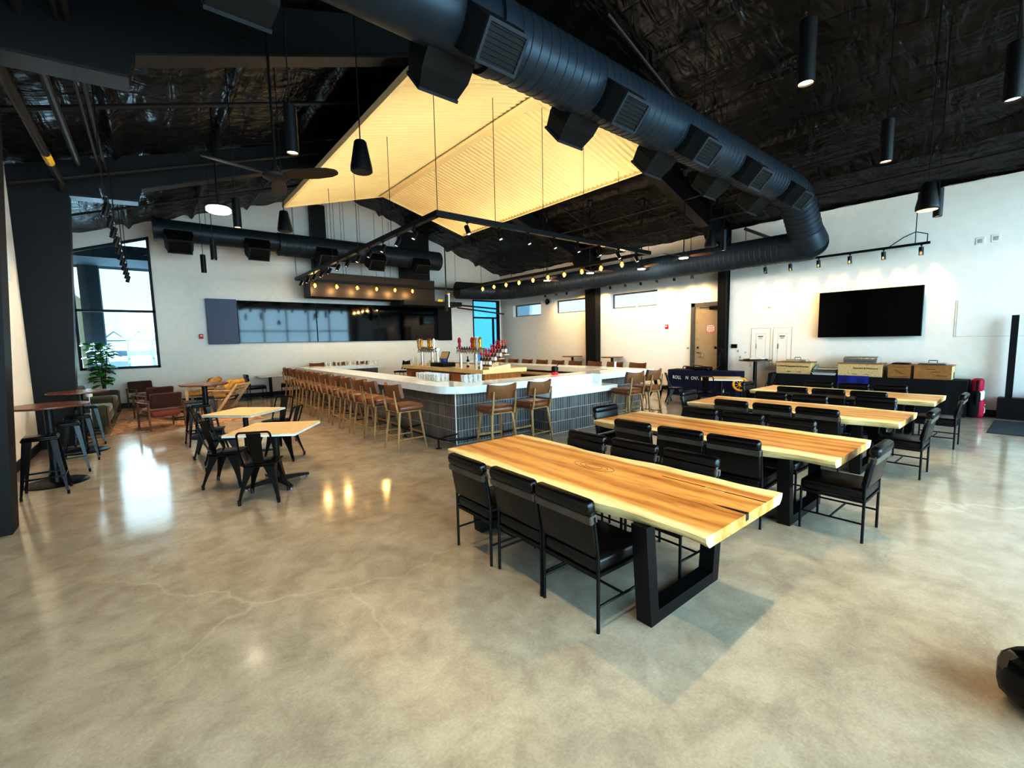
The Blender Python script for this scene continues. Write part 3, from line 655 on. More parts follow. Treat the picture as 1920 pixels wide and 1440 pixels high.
for x in (-.2, .2):
    for y in (-.2, .2): MB().tube([(x, y, 0), (x * .9, y * .9, .68)], .014, 6).build('leg', M['oak'], t)
m = MB(); m.grid(lambda u, v: (-.30 + .12 * v + .04 * math.sin(u * 9), -.3 + .6 * u, 1.13 - .25 * abs(v - .4) * 2 + .03 * math.sin(u * 14 + v * 5)), 14, 8); m.build('jacket', M['blackcloth'], t)
# ------------------------------------------------------------------ high tables, metal stools, cafe tables and chairs
def make_high():
    t = thing('high_table', 'x', 'table')
    MB().lathe([(.0, 1.052), (.40, 1.052), (.42, 1.062), (.42, 1.08), (.0, 1.082)], 40).build('tabletop', M['walnut'], t)
    MB().lathe([(.0, .012), (.06, .012), (.048, .05), (.048, 1.03), (.12, 1.05), (.0, 1.052)], 20).build('column', M['blackmetal'], t)
    MB().lathe([(.0, 0), (.33, 0), (.335, .006), (.32, .016), (.0, .022)], 40).build('base', M['blackmetal'], t)
    return t
h0 = make_high(); h0['group'] = 'round high tables'
h0.location = (-1.13, 8.58, 0); h0['label'] = 'round walnut-topped high table against the left wall, closest to the entrance column'
for x, y, l in ((-1.03, 10.9, 'round high table by the left wall column, second along that wall'), (.8, 10.85, 'round high table standing free between the armchairs and cafe tables'), (13.5, 12.6, 'round high table at the far wall left of the black column'), (13.54, 10.6, 'round high table at the far wall under the strip window right of the column'), (13.42, 5.42, 'round high table under the twin electrical doors, holding a tray')):
    o = dup(h0, (x, y, 0), 0, l)
    if x > 13.4: o.scale = (1, 1, 1.05)
def make_tstool():
    t = thing('metal_stool', 'x', 'stool')
    m = MB(); m.box((0, 0, .735), (.31, .31, .03), None, .012, 2); m.box((0, 0, .715), (.33, .33, .03), None, .014, 2); m.build('seat', M['tolix'], t)
    for sx in (-1, 1):
        for sy in (-1, 1):
            m = MB(); a = Vector((sx * .15, sy * .15, .72)); b = Vector((sx * .215, sy * .215, .03))
            m.add([(a.x - sx * .062, a.y, a.z), (a.x, a.y, a.z), (a.x, a.y - sy * .062, a.z), (a.x - sx * .05, a.y - sy * .05, a.z), (b.x - sx * .022, b.y, b.z), (b.x, b.y, b.z), (b.x, b.y - sy * .022, b.z), (b.x - sx * .018, b.y - sy * .018, b.z)],
                  [(0, 1, 5, 4), (1, 2, 6, 5), (2, 3, 7, 6), (3, 0, 4, 7), (0, 1, 2, 3), (4, 5, 6, 7)])
            m.cyl((b.x - sx * .01, b.y - sy * .01, 0), (b.x - sx * .01, b.y - sy * .01, .05), .014, n=8); m.build('leg', M['tolix'], t, ang=.4)
    m = MB()
    for s in (-1, 1): m.box((s * .19, 0, .24), (.012, .38, .022)); m.box((0, s * .19, .24), (.38, .012, .022))
    m.build('stretcher', M['tolix'], t, False); return t
ts = make_tstool(); ts['group'] = 'black metal stools'; ts.location = (-1.15, 8.02, 0); ts.rotation_euler = (0, 0, .04); ts['label'] = 'black metal stool in front of the high table closest to the entrance column'
for x, y, r, l in ((-1.06, 9.2, .12, 'black metal stool between the two left-wall high tables, nearer the first'), (-1.0, 10.07, .05, 'black metal stool between the two left-wall high tables, nearer the second'), (-1.02, 11.62, .1, 'black metal stool behind the second left-wall high table, before the sofa'), (.62, 10.1, .1, 'black metal stool on the near side of the free-standing high table'), (.85, 11.6, -.1, 'black metal stool on the far side of the free-standing high table')):
    dup(ts, (x, y, 0), r, l)
def make_cafe():
    t = thing('cafe_chair', 'x', 'chair')
    m = MB(); m.box((0, 0, .447), (.36, .36, .018), None, .009, 2); m.box((0, 0, .43), (.34, .34, .03), None, .012, 1); m.build('seat', M['tolix'], t)
    for sx in (-1, 1):
        for sy in (-1, 1):
            m = MB(); ax, ay = sx * .16, sy * .16; bx, by = sx * (.25 if sx < 0 else .215), sy * .22
            ring = []
            for k in range(7):
                f = k / 6; x = ax + (bx - ax) * f ** 1.25; y = ay + (by - ay) * f ** 1.25; z = .43 - .40 * f; w = .09 * (1 - f) ** 1.9 + .03
                ring += [(x - sx * w, y, z), (x, y, z), (x, y - sy * w, z), (x - sx * w * .55, y - sy * w * .55, z)]
            fs = [(i * 4 + j, i * 4 + (j + 1) % 4, i * 4 + 4 + (j + 1) % 4, i * 4 + 4 + j) for i in range(6) for j in range(4)] + [(3, 2, 1, 0), (24, 25, 26, 27)]
            m.add(ring, fs); m.cyl((bx - sx * .014, by - sy * .014, 0), (bx - sx * .012, by - sy * .012, .06), .018, n=8); m.build('leg', M['tolix'], t, ang=.5)
    pts = [(-.12, -.175, .45), (-.20, -.185, .62), (-.25, -.175, .77)] + [(-.265 - .01 * math.sin(a), -.14 + .03 * 0 + .0 - .035 * math.cos(a), .80 + .05 * math.sin(a)) for a in (.4, .9, 1.4)]
    pts = pts + [(p[0], -p[1], p[2]) for p in reversed(pts)]
    MB().tube(pts, .0115, 8).build('back_hoop', M['tolix'], t)
    m = MB(); m.prism([(-.055, 0), (.055, 0), (.075, .40), (-.075, .40)], -.004, .004, 'y'); m.xf(Matrix.Translation((-.165, 0, .45)) @ Matrix.Rotation(-.27, 4, 'Y') @ Matrix.Rotation(PI / 2, 4, 'Z')); m.build('splat', M['tolix'], t, False)
    return t
cc = make_cafe(); cc['group'] = 'black metal cafe chairs'; cc.location = (.95, 5.93, 0); cc.rotation_euler = (0, 0, 1.12); cc['label'] = 'black metal cafe chair with its back to us at the front maple cafe table'
for x, y, r, l in ((.70, 6.85, -.5, 'black metal cafe chair on the left side of the front maple cafe table'), (1.55, 7.78, 2.5, 'black metal cafe chair between the two cafe tables, toward the bar'),
                   (.76, 7.95, -.05, 'black metal cafe chair at the rear cafe table, closest of its left pair'), (.70, 8.85, -.2, 'black metal cafe chair at the rear cafe table, farther of its left pair'), (1.72, 9.05, -2.4, 'black metal cafe chair behind the rear cafe table, back hoop facing us'),
                   (10.72, 5.5, .5, 'black metal cafe chair with wide back plate before the small table by the navy cloth'), (11.15, 6.55, -.9, 'black metal cafe chair seen side-on left of the small table by the navy cloth'), (11.35, 7.15, -.2, 'black metal cafe chair half hidden behind the last bar stool'),
                   (12.3, 4.75, 2.4, 'black metal cafe chair below the tray-topped high table'), (13.66, 7.75, PI, 'black metal cafe chair behind the navy table, left one before the door'), (13.66, 7.1, PI, 'black metal cafe chair behind the navy table, right one before the door')):
    dup(cc, (x, y, 0), r, l)
def cafe_table(x, y, r, s, label):
    t = thing('cafe_table', label, 'table', (x, y, 0), r, 'square cafe tables'); h = s / 2
    tp = MB().bb(-h, h, -h, h, .742, .752).build('tabletop', M['lam'], t, False); tag(MB().bb(-h - .002, h + .002, -h - .002, h + .002, .718, .7415).build('edge_band', M['lamedge'], tp, False), 'white edge band')
    MB().cyl((0, 0, .07), (0, 0, .70), .04, n=16).build('column', M['blackmetal'], t); MB().box((0, 0, .71), (.3, .3, .014)).build('top_plate', M['blackmetal'], t, False)
    for k in range(4):
        a = PI / 4 + k * PI / 2; m = MB(); m.add([(0.03 * math.cos(a + q), .03 * math.sin(a + q), z) for q in (PI / 2, -PI / 2) for z in (.035, .10)] + [(.4 * math.cos(a) + .02 * math.cos(a + q), .4 * math.sin(a) + .02 * math.sin(a + q), z) for q in (PI / 2, -PI / 2) for z in (.03, .055)], [(0, 1, 5, 4), (2, 3, 7, 6), (1, 3, 7, 5), (0, 2, 6, 4), (4, 5, 7, 6), (0, 1, 3, 2)])
        f = m.build('foot', M['blackmetal'], t, False); MB().lathe([(.012, .0), (.02, .004), (.02, .016), (.008, .03)], 10, (.385 * math.cos(a), .385 * math.sin(a), 0)).build('glide', M['steel'], f)
cafe_table(1.19, 6.42, R(-35), .86, 'square maple cafe table in front, on an open cross base')
cafe_table(1.14, 8.42, R(-46), .86, 'square maple cafe table behind the front one, nearer the armchairs')
cafe_table(11.45, 5.45, R(-62), .95, 'small pale cafe table standing before the navy-covered table')
# ------------------------------------------------------------------ lounge corner
m = MB(); m.bb(-.78, 2.1, 12.45, 17.6, .001, .012); o = m.build('area_rug', M['rug'], None, False); tag(o, 'faded red and cream patterned rug under the lounge seating', 'rug')
def make_sofa():
    t = thing('sofa', 'x', 'sofa')
    m = MB(); m.box((.02, 0, .27), (.8, 2.0, .2), None, .04); m.build('seat_base', M['sofa'], t)
    m = MB(); m.box((-.34, 0, .58), (.2, 2.0, .46), (0, -.12, 0), .06, 3); m.build('backrest', M['sofa'], t)
    for s in (-1, 1):
        MB().box((.0, s * 1.02, .40), (.84, .15, .46), None, .05, 3).build('armrest', M['sofa'], t)
        MB().box((.1, s * .47, .42), (.62, .92, .15), None, .05, 3).build('seat_cushion', M['sofacush'], t)
        for x in (-.34, .36): MB().tube([(x, s * .98, 0), (x * .96, s * .96, .18)], [.02, .032], 8).build('leg', M['brownwood'], t)
        MB().box((.43, s * 1.02, .36), (.04, .13, .5), None, .015).build('arm_trim', M['brownwood'], t)
    return t
s0 = make_sofa(); s0['group'] = 'olive sofas'; s0.location = (-1.22, 13.75, 0); s0['label'] = 'olive velvet sofa along the left wall, closer to the high tables'
dup(s0, (-1.22, 16.1, 0), 0, 'olive velvet sofa along the left wall, nearer the tall plant and window')
def make_arm():
    t = thing('armchair', 'x', 'armchair')
    MB().box((.03, 0, .37), (.6, .56, .16), (0, -.06, 0), .05, 3).build('seat', M['rustseat'], t)
    MB().box((-.29, 0, .64), (.1, .6, .34), (0, -.2, 0), .04, 3).build('backrest', M['rust'], t)
    for s in (-1, 1):
        y = s * .33
        MB().tube([(-.30, y, 0), (-.29, y, .58)], [.018, .026], 8).build('leg', M['brownwood'], t); MB().tube([(.32, y, 0), (.30, y, .56)], [.018, .026], 8).build('leg', M['brownwood'], t)
        m = MB(); m.box((0, y, .585), (.68, .05, .035), None, .014); m.box((0, y, .33), (.6, .025, .05)); m.build('arm', M['brownwood'], t)
    MB().bb(.26, .285, -.32, .32, .27, .33).build('rail', M['brownwood'], t, False); return t
a0 = make_arm(); a0['group'] = 'rust armchairs'; a0.location = (.1, 12.72, .012); a0.rotation_euler = (0, 0, 1.9); a0['label'] = 'rust velvet armchair at the front rug edge, its back to us'
dup(a0, (.0, 14.75, .012), 2.0, 'rust velvet armchair just behind the front one, back to us')
dup(a0, (-.2, 17.25, .012), -1.2, 'dark-backed rust armchair against the back wall under the window, facing the room')
t = thing('coffee_table', 'low black wire-framed coffee table beyond the front armchair', 'coffee table', (.62, 13.9, .012))
MB().lathe([(0, .40), (.36, .40), (.37, .41), (.36, .42), (0, .42)], 28).build('tabletop', M['blackmetal'], t)
m = MB(); m.tube([(.3 * math.cos(a * PI / 10), .3 * math.sin(a * PI / 10), .01) for a in range(20)], .009, 6, True)
for a in range(4): m.tube([(.3 * math.cos(a * PI / 2), .3 * math.sin(a * PI / 2), .01), (.32 * math.cos(a * PI / 2), .32 * math.sin(a * PI / 2), .4)], .008, 6)
m.build('wire_base', M['blackmetal'], t)
def make_lounger():
    t = thing('wooden_lounger', 'x', 'lounge chair')
    for s in (-1, 1):
        y = s * .33; m = MB()
        m.prism([(-.62, .74), (-.56, .76), (.02, .0), (-.07, 0)], y - .018, y + .018, 'y'); m.prism([(.30, 0), (.37, 0), (.37, .56), (.30, .56)], y - .018, y + .018, 'y')
        m.build('side_frame', M['ash'], t, False); MB().box((.02, y, .57), (.84, .08, .028), None, .01).build('arm', M['ash'], t)
    m = MB()
    for k in range(5): m.box((-.12 - .105 * k, 0, .31 + .1 * k), (.03, .62, .05), (0, -.8, 0))
    for k in range(4): m.box((.3 - .13 * k, 0, .34 - .012 * k), (.07, .62, .02))
    m.build('slats', M['ash'], t, False)
    MB().box((.08, 0, .42), (.58, .58, .13), (0, .06, 0), .06, 3).build('seat_cushion', M['canvas'], t)
    m = MB(); m.box((-.30, -.02, .66), (.16, .56, .5), (0, -.75, 0), .07, 3); m.box((-.22, .1, .72), (.14, .36, .3), (.2, -.6, .3), .06, 3); m.build('back_cushion', M['canvas'], t); return t
l0 = make_lounger(); l0['group'] = 'pale wooden loungers'; l0.location = (1.55, 15.1, .012); l0.rotation_euler = (0, 0, 2.5); l0['label'] = 'pale wooden lounger with mustard cushions, slanted side frame facing us'
dup(l0, (1.15, 16.35, .012), 2.9, 'pale wooden lounger with mustard cushions behind the free-standing high table')
t = thing('potted_fig', 'tall leafy fiddle fig in a pot behind the sofa by the window', 'plant', (-1.12, 17.62, 0))
MB().lathe([(0, 0), (.14, 0), (.19, .34), (.17, .34), (.15, .28), (0, .28)], 20).build('pot', M['pot'], t)
m = MB(); tips = []
rr = random.Random(3)
for k in range(4):
    a = k * 1.6; p = [(0, 0, .28), (.04 * math.cos(a), .04 * math.sin(a), .9), (.12 * math.cos(a), .1 * math.sin(a), 1.5), (.16 * math.cos(a), .14 * math.sin(a), 2.0)]; m.tube(p, [.02, .016, .012, .006], 6); tips.append(p)
m.build('trunk', M['stem'], t)
m = MB()
for k in range(120):
    p = tips[k % 4]; f = rr.uniform(.75, 2.98); i = int(f); q = Vector(p[i]).lerp(Vector(p[min(3, i + 1)]), f - i)
    a = rr.uniform(0, 6.28); L = rr.uniform(.2, .32); W = L * .36; d = Vector((math.cos(a), math.sin(a), rr.uniform(-.25, .6))).normalized(); s = d.cross(Vector((0, 0, 1))).normalized(); u = s.cross(d)
    c = [(0, 0), (.25, .75), (.6, 1.0), (.88, .7), (1, 0)]; vs = []
    for (x, w) in c:
        b = q + d * (x * L + .05) - Vector((0, 0, .12 * x * x * L * 2)); b.x = max(b.x, -.42); b.y = min(b.y, .22); vs += [b - s * w * W + u * .03 * w, b + Vector((0, 0, 0)), b + s * w * W + u * .03 * w]
    m.add(vs, [(j * 3 + e, j * 3 + e + 1, j * 3 + e + 4, j * 3 + e + 3) for j in range(4) for e in (0, 1)])
m.build('foliage', M['leaf'], t, ang=3)
t = thing('side_post_lamp', 'slim pale floor lamp between the wall column and the sofa', 'floor lamp', (-1.02, 12.25, 0))
MB().lathe([(0, 0), (.12, 0), (.12, .015), (.02, .02), (.016, .9), (0, .9)], 16).build('stand', M['steel'], t); MB().lathe([(.05, .86), (.06, .88), (.05, 1.02), (0, 1.03)], 14).build('shade', M['white'], t)
# black chairs and table by the back wall
chair(2.72, 17.12, .05, 'black leather chair by the back wall, left of the little white table', 'black leather chairs by the back wall')
chair(3.75, 17.2, PI - .2, 'black leather chair by the back wall, right of the little white table', 'black leather chairs by the back wall')
t = thing('side_table', 'small white-topped square table between two black chairs at the back wall', 'table', (3.22, 17.5, 0))
MB().bb(-.38, .38, -.38, .38, .72, .75, .006, 1).build('tabletop', M['white'], t, False); MB().cyl((0, 0, .0), (0, 0, .72), .05, n=14).build('column', M['blackmetal'], t); MB().box((0, 0, .01), (.5, .5, .02)).build('base', M['blackmetal'], t, False)
# fire alarm strobes
def alarm(p, rz, label):
    t = thing('alarm_strobe', label, 'fire alarm', p, rz, 'wall fire alarms')
    MB().box((-.02, 0, 0), (.04, .11, .15), None, .01).build('case', M['red'], t); MB().box((-.044, 0, .02), (.02, .07, .05), None, .008).build('strobe_lens', M['white'], t)
alarm((1.36, 17.99, 2.16), PI / 2, 'red alarm strobe on the back wall left of the screens'); alarm((13.99, 8.59, 2.19), 0, 'red and white alarm strobe on the right wall beside the door')
# video wall
tv0 = None
def make_tv(name, w, h, label, group, loc, rz):
    t = thing(name, label, 'television', loc, rz, group); sm = M['screen'] if group else M['screen2']
    MB().box((.0, 0, 0), (.06, w, h), None, .006, 1).build('case', M['bezel'], t, False)
    MB().bb(-.034, -.0305, -w / 2 + .012, w / 2 - .012, -h / 2 + .012, h / 2 - .012).build('screen', sm, t, False); return t
xs = [2.46, 5.06, 7.62, 10.1]; W4 = [2.56, 2.54, 2.46, 1.9]
names = ['leftmost, next to the blue-grey panel', 'second from the blue-grey panel', 'third from the blue-grey panel', 'next to the charcoal end panel']
e = [2.44, 5.03, 7.55, 9.0, 10.32]
e = [2.44, 5.03, 7.5, 10.3]
nm = ['left third, beside the blue-grey panel', 'middle third', 'right third, beside the charcoal end panel']
for i in range(3):
    make_tv('video_screen', e[i + 1] - e[i] - .012, 1.47, 'glossy black screen of the long video wall, ' + nm[i], 'video wall screens', ((e[i] + e[i + 1]) / 2, 17.965, 2.65), PI / 2)
for (a, b, m_, lb) in ((1.55, 2.43, 'panel', 'blue-grey fabric panel at the left end of the video wall'), (10.31, 11.02, 'panel2', 'charcoal fabric panel at the right end of the video wall')):
    o = MB().box((0, 0, 0), (b - a, .09, 1.52), None, .01, 1).build('acoustic_panel', M[m_], None, False, loc=((a + b) / 2, 17.95, 2.65)); tag(o, lb, 'wall panel')
make_tv('television', 2.04, 1.16, 'large black flat television on the white right wall above the buffet', None, (13.78, 2.99, 2.325), 0)
tag(MB().box((0, 0, 0), (.08, .5, .4)).build('television_bracket', M['blackmetal'], None, False, loc=(13.855, 2.99, 2.33)), 'black mounting bracket behind the right wall television', 'bracket')
# ------------------------------------------------------------------ buffet and things along the right wall
def rotm(X, Y): 
    X = Vector(X); Y = Vector(Y); Z = X.cross(Y); return Matrix((X, Y, Z)).transposed().to_euler()
FACE = rotm((0, -1, 0), (0, 0, 1))     # lettering that faces -x
def cloth_table(name, y0, y1, x0, x1, h, m_, label, cat='table'):
    t = thing(name, label, cat, ((x0 + x1) / 2, (y0 + y1) / 2, 0)); w = (x1 - x0) / 2; l = (y1 - y0) / 2
    # draped cloth: wavy skirt loft
    n = 90; top = []; bot = []; per = 2 * (2 * w + 2 * l)
    def pt(s, o):
        a, b = w + o, l + o; s *= 2 * (2 * a + 2 * b)
        for dx, L, f in ((0, 2 * b, lambda q: (-a, -b + q)), (0, 2 * a, lambda q: (-a + q, b)), (0, 2 * b, lambda q: (a, b - q)), (0, 2 * a, lambda q: (a - q, -b))):
            if s <= L: return f(s)
            s -= L
        return f(L)
    vs = []; rr = random.Random(int(y0 * 10))
    lv = [(h, 0), (h - .02, .006), (h * .6, .008), (h * .3, .012), (.015, .016)]
    for z, o in lv:
        for i in range(n):
            wv = .010 * math.sin(i * 1.1 + y0) * (1 - z / h) + .006 * math.sin(i * 2.7) * (1 - z / h); p = pt(i / n, o + wv); vs.append((p[0], p[1], z))
    fs = [(k * n + i, k * n + (i + 1) % n, (k + 1) * n + (i + 1) % n, (k + 1) * n + i) for k in range(len(lv) - 1) for i in range(n)] + [tuple(range(n))]
    o = MB().add(vs, fs).build('tablecloth', m_, t, ang=.9)
    m = MB()
    for x in (-w + .05, w - .05):
        for y in (-l + .05, l - .05): m.cyl((x, y, 0), (x, y, h - .03), .015, n=6)
    m.bb(-w + .01, w - .01, -l + .01, l - .01, h - .035, h - .005); m.build('folding_frame', M['steel'], t, False); return t
cloth_table('buffet_table', 3.42, 5.02, 13.3, 13.86, .785, M['blackcloth'], 'buffet table under black cloth, left section below the electrical doors')
cloth_table('buffet_table', 1.13, 3.36, 13.3, 13.86, .785, M['blackcloth'], 'buffet table under black cloth, right section ending by the crimson bag')
m = MB(); m.grid(lambda u, v: (13.262 - .01 * math.sin(u * 12) if v < .72 else 13.262 + (v - .72) / .28 * .5, 2.78 + .62 * u, .12 + .68 * min(v, .72) / .72), 16, 12)
tag(m.build('blue_overlay', M['bluecloth']), 'royal blue cloth hanging over the black buffet table front', 'cloth')
def crate(y0, y1, x0, x1, h, m_, name, label, lid):
    t = thing(name, label, 'warmer box', ((x0 + x1) / 2, (y0 + y1) / 2, .787), 0, 'wooden warmer boxes on the buffet'); w = (x1 - x0) / 2; l = (y1 - y0) / 2
    MB().bb(-w, -w + .018, -l, l, 0, h).build('front_panel', M[m_], t, False); MB().bb(-w + .018, w, -l, -l + .018, 0, h).build('end_panel', M['mdf3'], t, False); MB().bb(-w + .018, w, l - .018, l, 0, h).build('end_panel', M['mdf3'], t, False); MB().bb(w - .018, w, -l + .018, l - .018, 0, h).build('back_panel', M['mdf3'], t, False)
    m = MB(); m.bb(-w - .01, w + .01, -l - .01, l + .01, h, h + .02); m.build('top_board', M['mdf2'], t, False)
    MB().bb(.06, .16, -l - .003, -l + .002, .02, .15).build('hand_slot', M['blackpaint'], t, False); return t
c1 = crate(4.02, 4.84, 13.36, 13.8, .30, 'mdf', 'warmer_box', 'wooden box with printed cream front, left end of the buffet, steel lid on top', 1)
c2 = crate(2.56, 3.42, 13.34, 13.8, .30, 'mdf', 'warmer_box', 'wooden box with printed cream front above the blue cloth, chrome dome on top', 1)
c3 = crate(2.05, 2.45, 13.36, 13.8, .29, 'mdf2', 'warmer_box', 'small square honey-brown wooden box with a dark lid on the buffet', 1)
c4 = crate(1.38, 1.99, 13.34, 13.84, .29, 'mdf2', 'warmer_box', 'long honey-brown wooden box with pale end, right end of the buffet', 1)
for c, l in ((c2, .43), (c1, .41)):
    text('Creating', .062, M['ink'], c, (-.225 if c is c2 else -.224, .26, .21), FACE, sx=1.15); text('Beautiful & Memories', .058, M['ink'], c, (-.231 if c is c2 else -.224, -.12, .20), FACE, sx=.95)
    text('www.           .com', .045, M['ink'], c, (-.231 if c is c2 else -.224, -.02, .06), FACE)
m = MB()
for i in range(5): m.bb(-.2255, -.2235, -.1 + i * .03, -.02 + i * .03, .10 + .02 * i, .105 + .02 * i)
m.bb(-.2255, -.2235, -.15, .15, .03, .034); m.bb(-.2255, -.2235, -.15, .15, .25, .254); tag(m.build('printed_mark', M['ink'], c3, False), 'dark printed mark')
m = MB(); m.bb(-.2555, -.2535, -.05, .12, .22, .228); m.bb(-.2555, -.2535, -.12, .02, .16, .168); m.bb(-.2555, -.2535, -.24, -.06, .08, .088); tag(m.build('printed_mark', M['ink'], c4, False), 'faint printed lines')
def lid(name, label, loc, sx, sy, h, m_, hand=True):
    t = thing(name, label, 'serving dish lid', loc); m = MB(); m.box((0, 0, h / 2), (sx, sy, h), None, min(.02, h * .45), 2, .86); m.build('cover', M[m_], t)
    if hand: MB().tube([(0, -.07, h), (0, -.07, h + .05), (0, .07, h + .05), (0, .07, h)], .008, 6).build('handle', M['blackmetal'], t)
lid('dish_cover', 'flat steel dish lid with arched handle on the leftmost printed box', (13.58, 4.4, 1.108), .32, .52, .06, 'chrome')
lid('dish_cover', 'flat black lid lying on the small square box', (13.58, 2.25, 1.098), .3, .34, .035, 'blackmetal', False)
lid('dish_cover', 'brown and steel tray lid with a small handle on the right-hand box', (13.62, 1.72, 1.098), .34, .5, .045, 'steel')
t = thing('roll_top_dome', 'chrome roll-top chafing dome on the printed box above the blue cloth', 'chafing dome', (13.56, 3.0, 1.108))
m = MB(); a = [(.2 * math.cos(q * PI / 14), .17 * math.sin(q * PI / 14)) for q in range(15)]; m.prism(a, -.33, .33, 'y'); m.build('dome', M['chrome'], t, ang=.4); m = MB(); m.tube([(-.2, -.3, .03), (-.23, -.3, .05), (-.23, .3, .05), (-.2, .3, .03)], .008, 6); m.bb(-.21, .21, -.34, .34, 0, .012); m.build('rim', M['steel'], t)
t = thing('serving_trays', 'stack of open steel catering trays between the two printed boxes', 'trays', (13.5, 3.72, .787))
for k, (z, r, s) in enumerate(((0, .0, .235), (.07, .12, .225), (.14, .3, .215))):
    m = MB(); v0 = [(-s * .7, -s, 0), (s * .7, -s, 0), (s * .7, s, 0), (-s * .7, s, 0)]; v1 = [(x * 1.15, y * 1.15, .06) for x, y, _ in v0]; v2 = [(x * 1.28, y * 1.22, .06) for x, y, _ in v0]
    m.add(v0 + v1 + v2, [(0, 1, 2, 3)] + [(i, (i + 1) % 4, 4 + (i + 1) % 4, 4 + i) for i in range(4)] + [(4 + i, 4 + (i + 1) % 4, 8 + (i + 1) % 4, 8 + i) for i in range(4)]); m.xf(Matrix.Translation((.05 * k, 0, z)) @ Matrix.Rotation(-r, 4, 'Y')); m.build('tray', M['white'] if k == 0 else M['chrome'], t, False)
t = thing('sports_bag', 'tall crimson and white kit bag leaning at the buffet end', 'bag', (13.62, .98, 0))
m = MB(); m.box((0, 0, .2), (.42, .22, .40), None, .07, 3); m.build('lower_body', M['crimson'], t); m = MB(); m.box((0, .01, .47), (.40, .2, .22), None, .05, 3); m.build('middle_panel', M['white'], t); m = MB(); m.box((0, .02, .68), (.38, .18, .28), None, .05, 3); m.build('upper_body', M['crimson'], t)
m = MB(); m.tube([(-.2, .0, .8), (-.26, 0, .6), (-.24, 0, .3)], .02, 6); m.box((-.16, .04, .3), (.14, .2, .56), None, .06, 3); m.build('pocket', M['blackcloth'], t)
m = MB(); m.tube([(-.05, -.113, .28), (-.14, -.113, .28), (-.14, -.113, .22), (-.06, -.113, .2), (-.06, -.113, .13), (-.14, -.113, .12)], .013, 5); m.build('white_stripe', M['white'], t)
# navy cloth table with white lettering
nt = cloth_table('display_table', 5.72, 7.86, 12.9, 13.44, .80, M['navy'], 'table under a navy cloth with white lettering before the tan door', 'table')
for s, y in (('ROLL', 7.53), ('N', 7.19), ('OVA', 6.93)): text(s, .155, M['paper'], nt, (-.30, y - 6.79, .56), FACE, ext=.004, sx=.8)
t = thing('yellow_wheel', 'yellow spoked foam wheel hanging at the right end of the navy table', 'wheel', (12.5, 5.42, .50), .35)
m = MB(); m.tube([(0, .17 * math.cos(a * PI / 12), .17 * math.sin(a * PI / 12)) for a in range(24)], .032, 8, True); m.build('rim', M['yellow'], t); m = MB(); m.cyl((-.03, 0, 0), (.03, 0, 0), .045)
m.build('hub', M['yellow'], t)
for a in range(9): MB().box((0, .1 * math.cos(a * .698), .1 * math.sin(a * .698)), (.03, .15, .018), (a * .698, 0, 0)).build('spoke', M['yellow'], t, False)
t = thing('wheel_stand', 'thin black stand holding the yellow wheel', 'stand', (12.60, 5.45, 0), .35)
m = MB(); m.tube([(0, 0, 0), (0, 0, .5), (-.06, 0, .46)], .012, 6); m.build('pole', M['blackmetal'], t); MB().lathe([(0, 0), (.12, 0), (.12, .012), (0, .014)], 16).build('base', M['blackmetal'], t)
t = thing('phone_gimbal', 'black handheld gimbal on a mini tripod standing on the navy table', 'gimbal', (13.2, 6.36, .80))
for k in range(3):
    a = k * 2.09 + .4; MB().tube([(0, 0, .14), (.14 * math.cos(a), .14 * math.sin(a), .006)], .009, 6).build('leg', M['blackmetal'], t)
MB().lathe([(0, .13), (.022, .13), (.026, .2), (.022, .42), (.03, .44), (.03, .5), (0, .5)], 12).build('grip', M['blackmetal'], t)
m = MB(); m.tube([(0, 0, .5), (0, -.06, .56), (0, -.02, .66), (0, .1, .68)], .02, 8); m.box((0, -.07, .6), (.05, .07, .09), None, .015); m.box((0, .12, .69), (.05, .06, .08), None, .015); m.build('arm', M['blackmetal'], t)
t = thing('camera_gear', 'jumble of black camera gear lying on the navy table', 'camera gear', (13.1, 6.95, .80))
m = MB(); m.box((0, 0, .05), (.2, .3, .1), (0, 0, .3), .02); m.cyl((-.1, .05, .06), (-.24, .1, .07), .05, n=14); m.tube([(0, -.2, .01), (.05, -.1, .12), (.0, .1, .15), (-.1, .25, .02)], .012, 6); m.box((.05, -.28, .04), (.15, .16, .08), (0, 0, -.4), .02); m.build('body', M['blackmetal'], t)
t = thing('equipment_bag', 'black equipment bag with straps on the floor under the small table', 'bag', (12.25, 5.75, 0), .4)
m = MB(); m.box((0, 0, .14), (.5, .34, .28), None, .06, 3); m.build('body', M['blackcloth'], t); m = MB(); m.tube([(-.15, 0, .27), (-.1, 0, .36), (.1, 0, .36), (.15, 0, .27)], .014, 6); m.build('strap', M['steel'], t)
t = thing('serving_tray', 'dark tray with folded white papers on the high table below the electrical doors', 'tray', (13.42, 5.42, 1.137))
MB().lathe([(0, 0), (.28, 0), (.33, .02), (.32, .022), (.27, .008), (0, .008)], 28).build('dish', M['brownsteel'], t); m = MB(); m.box((.02, -.05, .03), (.26, .34, .03), (0, 0, .2), .005, 1); m.box((.0, -.12, .055), (.2, .2, .02), (.1, 0, -.2), .005, 1); m.build('papers', M['paper'], t, False)
